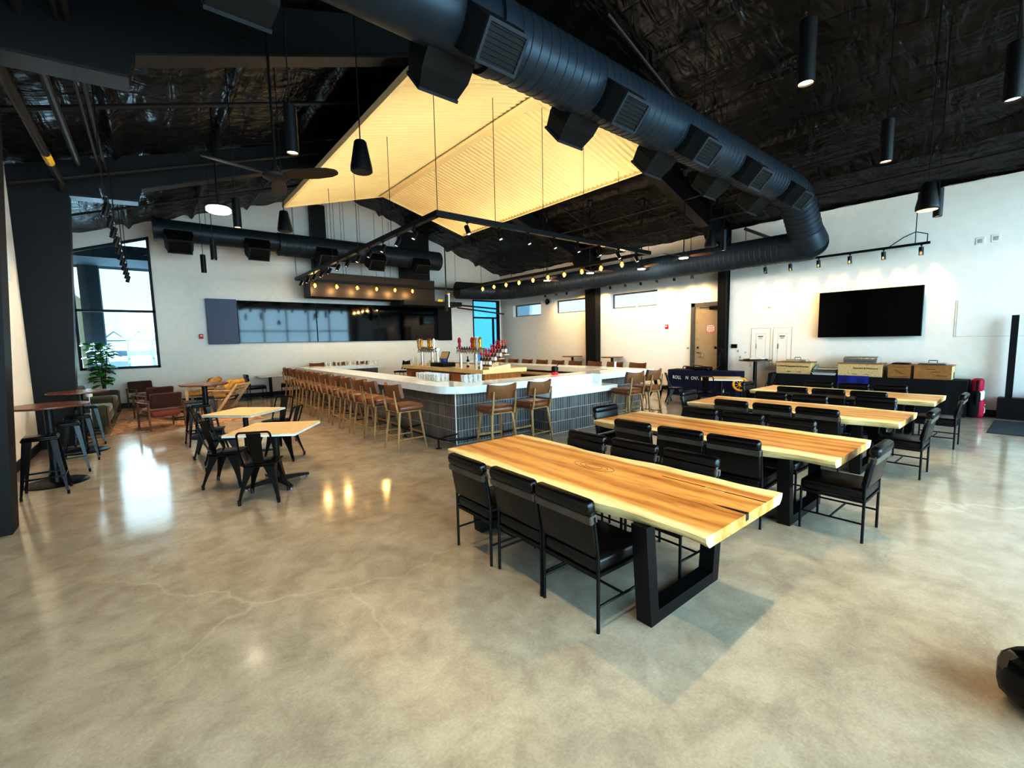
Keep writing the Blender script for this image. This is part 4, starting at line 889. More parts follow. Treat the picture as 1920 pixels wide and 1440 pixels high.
# wall plates
XW = 13.9
def panel(y0, y1, z0, z1, label, inner=True, x=XW):
    t = thing('electrical_door', label, 'access door', (x, (y0 + y1) / 2, (z0 + z1) / 2), 0, 'flush electrical doors'); w = (y1 - y0) / 2; h = (z1 - z0) / 2
    MB().bb(-.012, 0, -w, w, -h, h, .003, 1).build('panel', M['wall'], t, False)
    m = MB()
    for a, b, c, d in ((-w - .01, w + .01, h, h + .012), (-w - .01, -w, -h, h), (w, w + .01, -h, h), (-w * .55, w * .5, h * .72, h * .735), (-w * .55, -w * .53, -h, h * .72), (w * .48, w * .5, -h, h * .72)): m.bb(-.015, -.001, a, b, c, d)
    m.build('outline', M['greyplate'], t, False)
    MB().bb(-.02, -.012, w * .52 - .03, w * .52, -.02, .12).build('latch', M['steel'], t, False)
    m = MB(); m.bb(-.016, -.012, -.07, .07, h * .57, h * .61); m.build('notice', M['ink'], t, False); m = MB()
    for k in range(3): m.bb(-.015, -.012, -.05, .05, h * (.53 - .03 * k), h * (.538 - .03 * k))
    m.build('notice_text', M['ink'], t, False)
panel(5.23, 5.74, .9, 2.03, 'flush white electrical door with a dark notice, left of the pair'); panel(4.68, 5.14, .9, 2.03, 'flush white electrical door with a dark notice, right of the pair')
t = thing('wall_display', 'small dark wall display beside the black column', 'display', (XW, 6.24, 1.52)); MB().bb(-.025, 0, -.09, .09, -.06, .06, .006).build('case', M['bezel'], t, False); MB().bb(-.027, -.025, -.075, .075, -.045, .045).build('screen', M['screen'], t, False)
def plate(y, z, w, h, x, label, g=None):
    t = thing('wall_plate', label, 'wall plate', (x, y, z), 0, g); MB().bb(-.008, 0, -w, w, -h, h, .003, 1).build('cover', M['white'], t, False); MB().bb(-.012, -.008, -w * .5, w * .5, -h * .55, h * .55).build('insert', M['greyplate'], t, False)
plate(6.12, 1.37, .05, .06, XW, 'white switch plate under the small wall display'); plate(6.05, 1.18, .05, .06, XW, 'white outlet plate below the switch plate by the black column'); plate(5.9, 1.33, .04, .03, XW, 'tiny white plate right of the switch plate')
plate(7.8, 1.45, .09, .05, XR, 'small grey-white room plate left of the tan door'); plate(5.28, 2.62, .07, .05, XW, 'white cover plate above the electrical doors')
plate(1.16, 3.74, .07, .075, XW, 'pale wall plate high up, left of the high pair'); plate(.93, 3.76, .07, .075, XW, 'pale wall plate high up, right of the high pair')
t = thing('flush_hatch', 'faint outline of a flush wall hatch right of the television', 'wall hatch', (XW, .85, 2.1)); m = MB()
for a, b, c, d in ((.60, .606, -.38, .42), (.57, .574, -.38, .42), (-.6, .61, -.385, -.38)): m.bb(-.006, 0, a, b, c, d)
m.build('outline', M['greyplate'], t, False)
t = thing('wall_horn', 'round black and white horn speaker on the right wall between the strip windows', 'horn speaker', (XR, 14.43, 3.51)); m = MB(); m.lathe([(0, 0), (.17, 0), (.17, .03), (0, .035)], 20); m.xf(Matrix.Rotation(-PI / 2, 4, 'Y')); m.build('backplate', M['white'], t); m = MB(); m.lathe([(0, .03), (.05, .03), (.08, .1), (.13, .15), (.11, .15), (.04, .06), (0, .06)], 20); m.xf(Matrix.Rotation(-PI / 2, 4, 'Y')); m.build('horn', M['blackmetal'], t)
# door sign
t = thing('door_sign', 'small pink and white notice on the tan door', 'sign', (13.955, 7.02, 2.08)); MB().bb(-.004, 0, -.14, .14, -.13, .13).build('board', M['paper'], t, False); m = MB()
for a, b, c, d in ((-.14, .14, .11, .13), (-.14, .14, -.13, -.11), (-.14, -.12, -.11, .11), (.12, .14, -.11, .11), (-.08, .08, .05, .075), (-.1, .1, 0, .02), (-.1, .1, -.04, -.02), (-.07, .07, -.085, -.065), (.07, .11, .07, .1), (-.11, -.07, .07, .1), (.07, .11, -.1, -.07), (-.11, -.07, -.1, -.07)): m.bb(-.006, -.004, a, b, c, d)
m.build('print', M['pink'], t, False)
# plinth with post, mat, bag in the corner of the frame
t = thing('black_plinth', 'low black plinth with a tall black post at the right wall', 'plinth', (13.76, -.2, 0)); MB().bb(-.14, .13, -.9, .9, 0, .44, .008, 1).build('box', M['blackpaint'], t, False); MB().bb(-.12, -.02, .70, .80, .44, 2.14).build('post', M['blackpaint'], t, False)
m = MB(); rr = random.Random(4)
for k in range(50):
    a = rr.uniform(0, 6.28); r = rr.uniform(0, .16); m.lathe([(0, 0), (.02, .01), (.012, .025), (0, .03)], 6, (.0 + r * .5 * math.cos(a), .38 + r * math.sin(a), .44 + rr.uniform(.0, .08)))
tag(m.build('posy', M['pink'], None, loc=(13.76, -.2, 0)), 'small pink and white posy lying on the black plinth', 'flowers', kind='stuff')
o = MB().box((0, 0, .006), (1.75, .98, .012), None, .005, 1).build('entrance_mat', M['mat'], None, False, loc=(12.45, .2, 0)); tag(o, 'charcoal ribbed floor mat before the black plinth', 'mat')
t = thing('leather_holdall', 'black leather bag corner poking in at the right edge of the floor', 'bag', (3.27, -.18, 0), -.68)
m = MB(); m.box((0, 0, .15), (.56, .34, .28), None, .1, 3, 1.0); m.build('body', M['tolix'], t); m = MB(); m.box((-.2, .06, .2), (.14, .16, .12), (.2, .3, .2), .04, 2); m.build('flap', M['leather2'], t)
# ------------------------------------------------------------------ ducts, canopy, lamps and pipes overhead
def resample(P, step):
    P = [Vector(p) for p in P]; out = []
    for i in range(len(P) - 1):
        n = max(1, int((P[i + 1] - P[i]).length / step))
        for k in range(n): out.append(P[i].lerp(P[i + 1], k / n))
    return out + [P[-1]]
def spiral(mb, P, r, pitch=.13, n=28, rib=.007):
    P = [Vector(p) for p in P]; cum = [0]
    for i in range(len(P) - 1): cum.append(cum[-1] + (P[i + 1] - P[i]).length)
    def at(s):
        for i in range(len(P) - 1):
            if s <= cum[i + 1] or i == len(P) - 2: return P[i].lerp(P[i + 1], (s - cum[i]) / (cum[i + 1] - cum[i]))
    Q = []; rs = []; s = 0.0
    while s < cum[-1] - .03:
        for ds, e in ((0, 0), (.006, rib), (.012, 0)): Q.append(at(s + ds)); rs.append(r + e)
        s += pitch
    Q.append(P[-1]); rs.append(r); mb.tube(Q, rs, n)
duct = thing('main_duct', 'huge dark spiral air duct crossing overhead and turning down at the right wall', 'air duct', (0, 0, 0))
Y0, Z0, RD = 3.9, 4.97, .35
MB().tube([(-1.5, Y0, Z0), (2.95, Y0, Z0)], RD * .94, 32).build('smooth_section', M['duct'], duct)
m = MB(); m.tube([(2.9, Y0, Z0), (2.9, Y0, Z0), (3.05, Y0, Z0)], [RD * .95, RD * 1.06, RD * 1.06], 32)
spiral(m, [(3.0, Y0, Z0), (11.1, Y0, Z0), (11.35, Y0, Z0 - .04), (11.6, Y0, Z0 - .18), (11.85, Y0, Z0 - .4), (12.25, Y0, Z0 - .82)], RD)
m.build('spiral_section', M['duct'], duct, ang=.35)
m = MB(); m.tube([(12.14, Y0, 4.26), (12.2, Y0, 4.2), (12.36, Y0 - .02, 4.05), (12.48, Y0 + .06, 3.99), (12.44, Y0 + .26, 3.97), (12.44, Y0 + .5, 3.97)], [RD, RD * 1.05, RD * 1.12, RD * 1.12, RD * 1.07, RD], 32); m.tube([(12.38, Y0 - .01, 4.03), (12.42, Y0 + .01, 4.01)], RD * 1.17, 32); m.build('elbow', M['duct'], duct, ang=.5)
m = MB(); spiral(m, [(12.44, Y0 + .45, 3.97), (12.44, 14.6, 3.97), (12.3, 15.2, 3.97), (11.9, 15.7, 3.97), (11.2, 16.0, 3.97), (10.2, 16.1, 3.97)], RD); m.build('lower_run', M['duct'], duct, ang=.35)
for x in (3.81, 7.36, 10.4): MB().tube([(x, Y0, Z0 + RD), (x, Y0, roof(x) - .05)], .006, 5).build('hanger_rod', M['blackmetal'], duct)
def diffuser(parent, x, s, y0, z0, r, sc_=1.0):
    m = MB(); d = Vector((0, s * math.cos(.75), -math.sin(.75))); u = Vector((0, s * math.sin(.75), math.cos(.75))); c = Vector((x, y0, z0))
    def P(a, b, o): return c + Vector((a * sc_, 0, 0)) + u * b * sc_ + d * (r + o * sc_)
    w0, w1, h0, h1 = .27, .2, .19, .15
    vs = [P(a, b, o) for o, w, h in ((-.08, w0, h0), (.10, w0, h0), (.30, w1 * 1.1, h1 * 1.1)) for a, b in ((-w, -h), (w, -h), (w, h), (-w, h))]
    m.add(vs, [(k * 4 + i, k * 4 + (i + 1) % 4, k * 4 + 4 + (i + 1) % 4, k * 4 + 4 + i) for k in (0, 1) for i in range(4)] + [(0, 1, 2, 3), (8, 9, 10, 11)])
    o = m.build('diffuser', M['diffuser'], parent, False)
    g = MB(); w, h, e = .235, .18, .03
    for a0, a1, b0, b1 in ((-w, w, h - e, h), (-w, w, -h, -h + e), (-w, -w + e, -h + e, h - e), (w - e, w, -h + e, h - e)):
        g.add([P(a, b, q) for q in (.285, .315) for a, b in ((a0, b0), (a1, b0), (a1, b1), (a0, b1))], [(0, 1, 2, 3), (4, 5, 6, 7), (0, 1, 5, 4), (1, 2, 6, 5), (2, 3, 7, 6), (3, 0, 4, 7)])
    g.build('grille_frame', M['grille'], o, False)
    g = MB()
    for k in range(7): b = -h + e + (k + .5) * (2 * h - 2 * e) / 7; g.add([P(a, b + q, oo) for a in (-w + e, w - e) for q, oo in ((-.004, .30), (.004, .30), (.008, .312), (0, .312))], [(0, 1, 5, 4), (1, 2, 6, 5), (2, 3, 7, 6), (3, 0, 4, 7)])
    g.build('louvre', M['blackpaint'], o, False)
for x in (2.75, 4.72, 6.6, 8.45, 10.45): diffuser(duct, x, -1, Y0, Z0, RD)
for x in (.75, 2.55, 4.55, 6.45, 8.3, 10.1): diffuser(duct, x, 1, Y0, Z0, RD)
bd = thing('rear_duct', 'dark spiral air duct running along the back wall above the screens', 'air duct', (0, 0, 0))
m = MB(); m.tube([(.35, 16.5, 5.2), (3.6, 16.5, 5.2)], .3, 26); m.tube([(.33, 16.5, 5.2), (.42, 16.5, 5.2)], .34, 26); m.build('smooth_section', M['duct'], bd)
m = MB(); spiral(m, [(3.55, 16.5, 5.15), (9.6, 16.5, 5.15)], .37, .2); m.build('spiral_section', M['duct'], bd, ang=.35)
for x in (.9, 2.9, 5.0, 6.75, 8.6): diffuser(bd, x, -1, 16.5, 5.15, .33, 1.25)
for x in (1.6, 5.4, 8.0): MB().tube([(x, 16.5, 5.5), (x, 16.5, roof(x) - .05)], .006, 5).build('hanger_rod', M['blackmetal'], bd)
pl = thing('duct_plenum', 'dark rectangular duct plenum hanging behind the row of far bulbs', 'duct plenum', (0, 0, 0))
MB().bb(4.5, 9.4, 16.55, 17.4, 3.5, 4.35).build('casing', M['brownsteel'], pl, False); MB().bb(7.9, 10.6, 16.35, 17.6, 3.32, 3.5).build('lower_casing', M['blackpaint'], pl, False)
for x in (5.2, 8.4): MB().tube([(x, 17, 4.35), (x, 17, roof(x) - .05)], .008, 5).build('hanger_rod', M['blackmetal'], pl)
# corrugated canopy
cx0, cx1, cxm, cy0, cy1 = 3.22, 9.22, 6.2, 5.72, 14.0
def cz(x): return 5.7 + .84 * (1 - abs(x - cxm) / (cxm - cx0 if x < cxm else cx1 - cxm))
can = thing('canopy', 'cream corrugated metal gabled canopy floating over the bar', 'canopy', (0, 0, 0))
for a, b in ((cx0, cxm), (cxm, cx1)):
    m = MB(); npt = int((cy1 - cy0) / .036)
    def fn(u, v, a=a, b=b):
        k = int(round(v * npt)) % 4; return (a + (b - a) * u, cy0 + (cy1 - cy0) * v, cz(a + (b - a) * u) + (.0 if k in (0, 1) else .03))
    m.grid(fn, 2, npt); m.build('roof_sheet', M['canopy'], can, False)
m = MB()
for x, s in ((cx0, -1), (cx1, 1)): m.bb(x - .03, x + .03, cy0, cy1, 5.66, 5.79)
for y in (cy0, cy1):
    m.prism([(cx0, 5.66), (cxm, 6.5), (cxm, 6.6), (cx0, 5.78)], y - .02, y + .02, 'y'); m.prism([(cxm, 6.5), (cx1, 5.66), (cx1, 5.78), (cxm, 6.6)], y - .02, y + .02, 'y')
m.prism([(cxm - .14, cz(cxm - .14) - .03), (cxm, 6.5), (cxm + .14, cz(cxm + .14) - .03), (cxm + .14, cz(cxm + .14) - .01), (cxm, 6.53), (cxm - .14, cz(cxm - .14) - .01)], cy0, cy1, 'y')
m.build('edge_trim', M['canopy'], can, False)
for x in (3.6, 6.2, 8.8):
    for y in (7.5, 10.5, 13.2): MB().tube([(x, y, cz(x) + .04), (x, y, roof(x) - .05)], .006, 5).build('hanger_rod', M['blackmetal'], can)
def under(x, y): return cz(x) if (cx0 < x < cx1 and cy0 < y < cy1) else roof(x) - .06
# lighting track frame over the bar
tf = thing('overhead_lighting_track', 'black square lighting track hung on wires above the bar edge', 'lighting track', (0, 0, 0))
TX0, TX1, TY0, TY1, TZ = 3.99, 10.2, 6.83, 16.2, 4.0
for a in ((TX0 - .05, TX1 + .05, TY0 - .05, TY0 + .05), (TX0 - .05, TX1 + .05, TY1 - .05, TY1 + .05), (TX0 - .05, TX0 + .05, TY0, TY1), (TX1 - .05, TX1 + .05, TY0, TY1)):
    MB().bb(a[0], a[1], a[2], a[3], TZ - .035, TZ + .055).build('rail', M['blackmetal'], tf, False)
for x, y in [(TX0, TY0 + i * 1.87) for i in range(6)] + [(TX1, TY0 + i * 1.87) for i in range(6)] + [(TX0 + i * 1.24, TY0) for i in range(1, 5)] + [(TX0 + i * 1.55, TY1) for i in range(1, 4)]:
    MB().tube([(x, y, TZ + .05), (x, y, under(x, y))], .0055, 5).build('hanging_wire', M['blackmetal'], tf)
th = None
def head(x, y, z, tilt, rz, label, group, lens='dimlens'):
    global th
    if th is None or th[1] != lens:
        t = thing('track_spotlight', label, 'spotlight', (x, y, z), rz, group)
        m = MB(); m.box((0, 0, -.012), (.05, .035, .03)); m.tube([(0, 0, -.02), (0, .0, -.06), (.035, 0, -.10)], .008, 6); m.build('stem', M['blackmetal'], t)
        mt = Matrix.Translation((.0, 0, -.15)) @ Matrix.Rotation(tilt, 4, 'Y')
        m = MB(); m.lathe([(0, .09), (.04, .09), (.042, .08), (.042, -.09), (.036, -.09), (.036, -.07), (0, -.07)], 14); m.xf(mt); b = m.build('can', M['blackmetal'], t)
        m = MB(); m.lathe([(0, -.076), (.035, -.076), (.035, -.071), (0, -.071)], 12); m.xf(mt); m.build('lens', M[lens], b)
        th = (t, lens); return t
    return dup(th[0], (x, y, z), rz, label, group)
Z = TZ - .035
N8 = 'first second third fourth fifth sixth seventh eighth ninth tenth eleventh twelfth'.split()
for i in range(8): head(4.6 + .727 * i, TY0, Z, .5, -PI / 2 + PI, 'black spotlight under the near rail of the bar track, %s from its left corner' % N8[i], 'spotlights on the near rail')
for i in range(12): head(TX0, 7.69 + .724 * i, Z, .5, 0 if i % 2 else .2, 'black spotlight under the left rail of the bar track, %s from its near corner' % N8[i], 'spotlights on the left rail')
bl = thing('filament_bulb', 'x', 'light bulb', (0, 0, 0))
m = MB(); m.cyl((0, 0, 0), (0, 0, -.05), .022, n=10); m.build('socket', M['blackmetal'], bl)
m = MB(); m.lathe([(0, -.05), (.024, -.055), (.066, -.10), (.074, -.14), (.058, -.185), (0, -.205)], 16); m.build('globe', M['bulbglass'], bl)
m = MB(); m.lathe([(0, -.065), (.026, -.08), (.046, -.12), (.034, -.16), (0, -.175)], 10); m.build('filament', M['bulb'], bl)
ok = False
for i in range(6):
    p = (4.56 + .73 * i, TY1, Z); lb = 'glowing amber bulb under the far rail of the bar track, %s from its left corner' % N8[i]
    if not ok: bl.location = p; bl['label'] = lb; bl['group'] = 'bulbs on the far rail'; ok = True
    else: dup(bl, p, 0, lb, 'bulbs on the far rail')
for i in range(10): dup(bl, (TX1, 7.66 + .729 * i, Z), 0, 'glowing amber bulb under the right rail of the bar track, %s from its near corner' % N8[i], 'bulbs on the right rail')
# wall-washing tracks
def wall_track(x, y0, y1, z, label, up):
    t = thing('wall_track', label, 'lighting track', (x, 0, z)); MB().bb(-.03, .03, y0, y1, -.02, .03).build('rail', M['blackmetal'], t, False)
    for k in range(up):
        y = y0 + .25 + (y1 - y0 - .5) * k / max(1, up - 1); MB().tube([(0, y, .03), (0, y, roof(x) - z - .05)], .008, 5).build('drop_rod', M['blackmetal'], t)
    return t
wt = wall_track(13.55, 1.9, 6.1, 3.80, 'black lighting track in front of the white wall above the television', 2)
MB().tube([(0, 1.95, .03), (0, 1.95, .2), (0, 2.15, .28), (0, 2.35, .2), (0, 2.6, .03)], .009, 6).build('cable', M['blackmetal'], wt)
wall_track(13.6, 7.3, 14.6, 3.93, 'black lighting track above the strip windows, mostly behind the duct', 4); wall_track(-.32, 8.0, 17.2, 3.92, 'black lighting track hung along the left wall', 4)
th = None
for i, y in enumerate((2.04, 2.7, 3.35, 4.01, 4.66, 5.29)): head(13.55, y, 3.79, -.28, 0, 'black spotlight above the television, %s from the track\'s cabled end' % N8[i], 'spotlights above the television')
for i, y in enumerate((7.5, 8.12, 8.77, 9.41, 10.07, 10.75, 11.9, 13.01, 13.64, 14.3)): head(13.6, y, 3.92, -.28, 0, 'black spotlight above the strip windows, %s from the tan door' % N8[i], 'spotlights above the strip windows')
for i in range(11): head(-.32, 8.5 + .82 * i, 3.91, -.28, PI * .97, 'black spotlight on the left wall track, %s from its near end' % N8[i], 'spotlights on the left wall track')
# cylinder pendants
pend = {}
def pendant(x, y, z, label, lens):
    if lens not in pend:
        t = thing('cylinder_pendant', label, 'pendant lamp', (x, y, z), 0, 'black cylinder pendants')
        m = MB(); m.lathe([(0, .42), (.05, .42), (.056, .414), (.056, 0), (.047, 0), (.047, .03), (0, .03)], 24); m.build('can', M['blackmetal'], t); m = MB(); m.lathe([(0, .012), (.046, .012), (.046, .022), (0, .022)], 18); m.build('lens', M[lens], t); pend[lens] = t
    else: t = dup(pend[lens], (x, y, z), 0, label)
    for c in list(t.children):
        if c.name.startswith('cord'): bpy.data.objects.remove(c)
    MB().tube([(0, 0, .42), (0, 0, roof(x) - z - .04)], .006, 5).build('cord', M['blackmetal'], t); return t
for x, y, l, k in ((1.17, 4.6, 'lit black cylinder pendant left of the cream canopy, nearest of its row', 'spotface'), (1.17, 7.91, 'black cylinder pendant second in the left row, above the rear duct end', 'spotface'), (1.17, 11.07, 'small black cylinder pendant third in the left row', 'dimlens'), (1.16, 13.1, 'lowest-looking black cylinder pendant, last in the left row', 'dimlens'),
                   (3.75, 1.24, 'lit black cylinder pendant hanging high at right, biggest of its row', 'spotface'), (6.08, 1.24, 'lit black cylinder pendant second in the right row', 'spotface'), (9.56, 1.28, 'black cylinder pendant beside the bell speaker at the right wall', 'softglow'), (9.4, 4.5, 'black cylinder pendant beyond the duct, beside a small bell speaker', 'dimlens'), (5.31, .33, 'black cylinder pendant with a cool white lens at the right edge of the ceiling', 'dimlens'), (1.17, 1.24, 'lit black cylinder pendant overhead near the camera, before the big duct', 'spotface')):
    pendant(x, y, 3.6, l, k)
sp = thing('pendant_speaker', 'x', 'speaker', (0, 0, 0), 0, 'bell-shaped pendant speakers')
m = MB(); m.lathe([(0, .31), (.05, .31), (.062, .295), (.085, .17), (.108, .05), (.11, .01), (.1, 0), (0, .0)], 28); m.build('shell', M['blackmetal'], sp); m = MB(); m.lathe([(0, -.003), (.096, -.003), (.096, .001), (0, .001)], 24); m.build('grille', M['softglow'], sp)  # first speaker's grille glows by its material, no lamp inside
ok = False
for x, y, z, l in ((7.22, 1.06, 3.26, 'black bell-shaped pendant speaker with self-glowing pale underside near the right wall'), (1.85, 4.68, 3.6, 'black bell-shaped pendant speaker against the cream canopy, the largest one'), (1.79, 7.77, 3.6, 'black bell-shaped pendant speaker at the canopy corner before the back wall'), (8.79, 4.47, 3.6, 'black bell-shaped pendant speaker beyond the duct elbow')):
    if not ok: s_ = sp; s_.location = (x, y, z); s_['label'] = l; ok = True
    else:
        s_ = dup(sp, (x, y, z), 0, l)
        for c in list(s_.children):
            if c.name.startswith('cord'): bpy.data.objects.remove(c)
            elif c.name.startswith('grille'): 
                c.data = c.data.copy(); c.data.materials[0] = M['brownsteel']
    MB().tube([(0, 0, .31), (0, 0, roof(x) - z - .04)], .006, 5).build('cord', M['blackmetal'], s_)
# ceiling fans
def fan(x, y, z, rz, label, light, L=.72):
    t = thing('ceiling_fan', label, 'ceiling fan', (x, y, z), rz, 'ceiling fans')
    MB().lathe([(0, -.03), (.1, -.03), (.13, -.01), (.13, .02), (.06, .05), (.03, .12), (0, .12)], 24).build('hub', M['brownsteel'], t)
    MB().tube([(0, 0, .1), (0, 0, roof(x) - z - .05)], .014, 8).build('downrod', M['blackmetal'], t)
    MB().lathe([(0, roof(x) - z - .2), (.05, roof(x) - z - .2), (.1, roof(x) - z - .05), (0, roof(x) - z - .05)], 16).build('ceiling_cup', M['blackmetal'], t)
    if light: MB().lathe([(0, -.045), (.11, -.045), (.12, -.035), (0, -.031)], 24).build('light_disc', M['ledface'], t)
    for k in range(3):
        a = k * 2 * PI / 3; m = MB(); c = [(.1, .035), (.25, .07), (.45, .085), (.62, .07), (L - .02, .04), (L, .015)]; vs = []
        for r, w in c:
            for s in (-1, 1):
                for q in (-.006, .006): vs.append((r, s * w, .01 - s * w * .25 + q))
        m.add(vs, [(i * 4 + p, i * 4 + q, i * 4 + 4 + q, i * 4 + 4 + p) for i in range(5) for p, q in ((0, 1), (1, 3), (3, 2), (2, 0))] + [(0, 2, 3, 1), (20, 21, 23, 22)]); m.xf(Matrix.Rotation(a, 4, 'Z')); m.build('blade', M['fanwood'], t)
fan(1.23, 5.58, 3.68, -.8, 'dark three-bladed ceiling fan before the canopy corner', False)
t = thing('drum_light', 'white rounded drum light on a black rod left of the canopy', 'ceiling light', (1.12, 9.4, 4.15))
MB().lathe([(0, 0), (.16, 0), (.19, .02), (.19, .07), (.17, .09), (0, .09)], 28).build('diffuser_drum', M['ledface'], t); MB().lathe([(0, .09), (.17, .09), (.14, .12), (.015, .14), (.012, roof(1.12) - 4.2), (0, roof(1.12) - 4.2)], 20).build('rod', M['blackmetal'], t)
fan(10.89, 6.24, 3.9, .9, 'ceiling fan with light disc over the bar\'s right side, nearest the dining tables', True); fan(11.5, 7.93, 3.9, .3, 'ceiling fan with light disc close to the right wall windows', True); fan(10.9, 9.4, 3.92, 1.4, 'ceiling fan with light disc over the right bar rail, middle', True); fan(10.95, 11.4, 3.92, .2, 'ceiling fan with light disc over the far right bar corner', True)
# pipes and conduits
def pipe(P, r, label, name='sprinkler_pipe', cat='pipe', m_='brownsteel', g=None):
    return tag(MB().tube(P, r, 10).build(name, M[m_]), label, cat, g)
pp = thing('sprinkler_main', 'grey sprinkler main with a yellow band running along the left ceiling edge', 'pipe', (0, 0, 0)); MB().tube([(-1.0, -1.5, 4.8), (-1.0, 11.3, 4.8), (-1.0, 11.5, 4.7)], .055, 12).build('pipe', M['brownsteel'], pp); MB().tube([(-1.0, 9.9, 4.8), (-1.0, 10.35, 4.8)], .058, 12).build('yellow_band', M['label'], pp)
pipe([(-.72, -1.5, 5.05), (-.72, 11, 5.05)], .05, 'second dark pipe beside the banded sprinkler main'); pipe([(-.38, -1, 5.1), (-.38, 13, 5.1)], .03, 'dark conduit above the left wall track', 'conduit'); pipe([(-.46, -1, 5.08), (-.46, 13, 5.08)], .022, 'thin dark conduit beside the one above the left wall track', 'conduit')
pipe([(-1.6, 9, 4.9), (5.6, 9, 7.2)], .035, 'dark branch pipe following the left roof slope, nearer'); pipe([(-1.6, 11.2, 4.6), (5.6, 11.2, 7.0)], .03, 'dark branch pipe following the left roof slope, farther'); pipe([(-1.5, 14.4, 4.75), (5.6, 14.4, 7.1)], .03, 'dark branch pipe crossing before the back window wall')
pipe([(12.6, -2, 5.12), (12.6, 14, 5.12)], .03, 'long dark pipe under the right roof eave'); pipe([(11.3, 2.6, 5.45), (11.3, 12, 5.45)], .025, 'thin dark pipe parallel to the right eave pipe', 'conduit')
for i, (x, y) in enumerate(((11.2, .4), (10.2, -.2), (8.2, -.9))):
    t = thing('conduit_bundle', ['bundle of dark conduits down the right roof slope, nearest the wall plates', 'bundle of dark conduits down the right roof slope, middle', 'pair of dark conduits at the right edge of the ceiling'][i], 'conduit', (0, 0, 0))
    for k in range(3): MB().tube([(6.4, y + .09 * k, roof(6.4) - .22), (13.0, y + .09 * k, roof(13.0) - .24), (13.4, y + .09 * k, 4.95)], .022, 8).build('conduit', M['brownsteel'], t)
pipe([(6.5, 5.2, 7.35), (13.4, 5.2, 5.05)], .03, 'dark brace pipe sloping down the right roof beyond the duct'); pipe([(6.5, 10.2, 7.3), (13.4, 10.2, 5.0)], .03, 'dark branch pipe sloping down the right roof over the bar'); pipe([(12.9, 5.6, 4.75), (13.9, 5.1, 4.45)], .04, 'short dark stub pipe poking toward the white wall', 'stub_pipe')
pipe([(9.8, 15.9, 3.35), (13.2, 17.2, 3.35)], .035, 'black pipe before the blue corner window, upper'); pipe([(9.9, 15.6, 3.2), (13.4, 17.0, 3.1)], .03, 'black pipe before the blue corner window, lower')
t = thing('tap_chiller_stack', 'bronze pipe fitting with a yellow tag hanging behind the right bulbs', 'pipe fitting', (8.6, 14.3, 0)); MB().cyl((0, 0, 2.95), (0, 0, 3.55), .06, n=12).build('pipe', M['brownsteel'], t); MB().cyl((.1, 0, 3.1), (.1, 0, 3.6), .04, n=12).build('pipe', M['chrome'], t); MB().bb(-.36, -.16, -.02, .02, 3.28, 3.36).build('yellow_tag', M['label'], t, False); MB().tube([(0, 0, 3.55), (0, 0, roof(8.6) - 1.5)], .02, 6).build('hanger_rod', M['blackmetal'], t)
# ------------------------------------------------------------------ light
WARM = (1.0, .74, .44); SOFT = (1.0, .84, .64); DAY = (.74, .89, 1.0)
K = 1.0
for x, y in ((1.17, 1.24), (3.75, 1.24), (6.08, 1.24), (9.56, 1.28), (1.17, 4.6), (1.17, 7.91), (1.17, 11.07), (1.16, 13.1), (9.4, 4.5), (5.31, .33)):
    e = {(9.56, 1.28): .5, (5.31, .33): .3}.get((x, y), 1.0)
    o = lamp('SPOT', (x, y, 3.6), (165 if x < 2 and y > 2 else 125) * e * K, WARM, .045, (x, y, 0), 118, .7); o.visible_glossy = False
for i in range(8): x = 4.6 + .727 * i; lamp('SPOT', (x, TY0 + .03, 3.78), 60 * K, WARM, .04, (x, TY0 + 1.1, 0), 75, .8)
for i in range(12): y = 7.69 + .724 * i; lamp('SPOT', (TX0 + .03, y, 3.78), 80 * K, WARM, .04, (TX0 + (.9 if i % 2 else -1.6), y, 0), 85, .8)
for y in (2.04, 2.7, 3.35, 4.01, 4.66, 5.29): lamp('SPOT', (13.5, y, 3.62), 80 * K, (1.0, .62, .22), .03, (13.9, y, 2.95), 74, .85)
for y in (7.5, 8.77, 10.07, 11.3, 12.5, 13.64): lamp('SPOT', (13.5, y, 3.75), 60 * K, (1.0, .64, .25), .04, (14, y, 2.5), 110, 1.0)
for i in range(0, 11, 2): y = 8.5 + .82 * i; lamp('SPOT', (-.36, y, 3.74), 120 * K, (1.0, .74, .44), .04, (-1.7, y, 1.9), 95, 1.0)
for i in range(6): lamp('POINT', (4.56 + .73 * i, TY1, Z - .24), 14 * K, (1.0, .68, .3), .05)
for i in range(10): lamp('POINT', (TX1, 7.66 + .729 * i, Z - .24), 14 * K, (1.0, .68, .3), .05)
# linear uplights on top of the track rails wash the canopy
for (c, sx, sy) in (((TX0 + .1, 10, TZ + .07), .05, 8.0), ((TX1 - 1.1, 10, TZ + .07), .05, 8.0), ((6.9, TY0 + .1, TZ + .07), 5.5, .05)):
    lamp('AREA', c, 27 * K, (1.0, .87, .68), aim=(c[0], c[1], 9), sx=sx, sy=sy)
# fan light discs
for x, y, z in ((1.12, 9.4, 4.1), (10.89, 6.24, 3.8), (11.5, 7.93, 3.8), (10.9, 9.4, 3.82), (10.95, 11.4, 3.82)): lamp('POINT', (x, y, z), (130 if x < 2 else 62) * K, (1, .96, .92), .12).visible_glossy = False
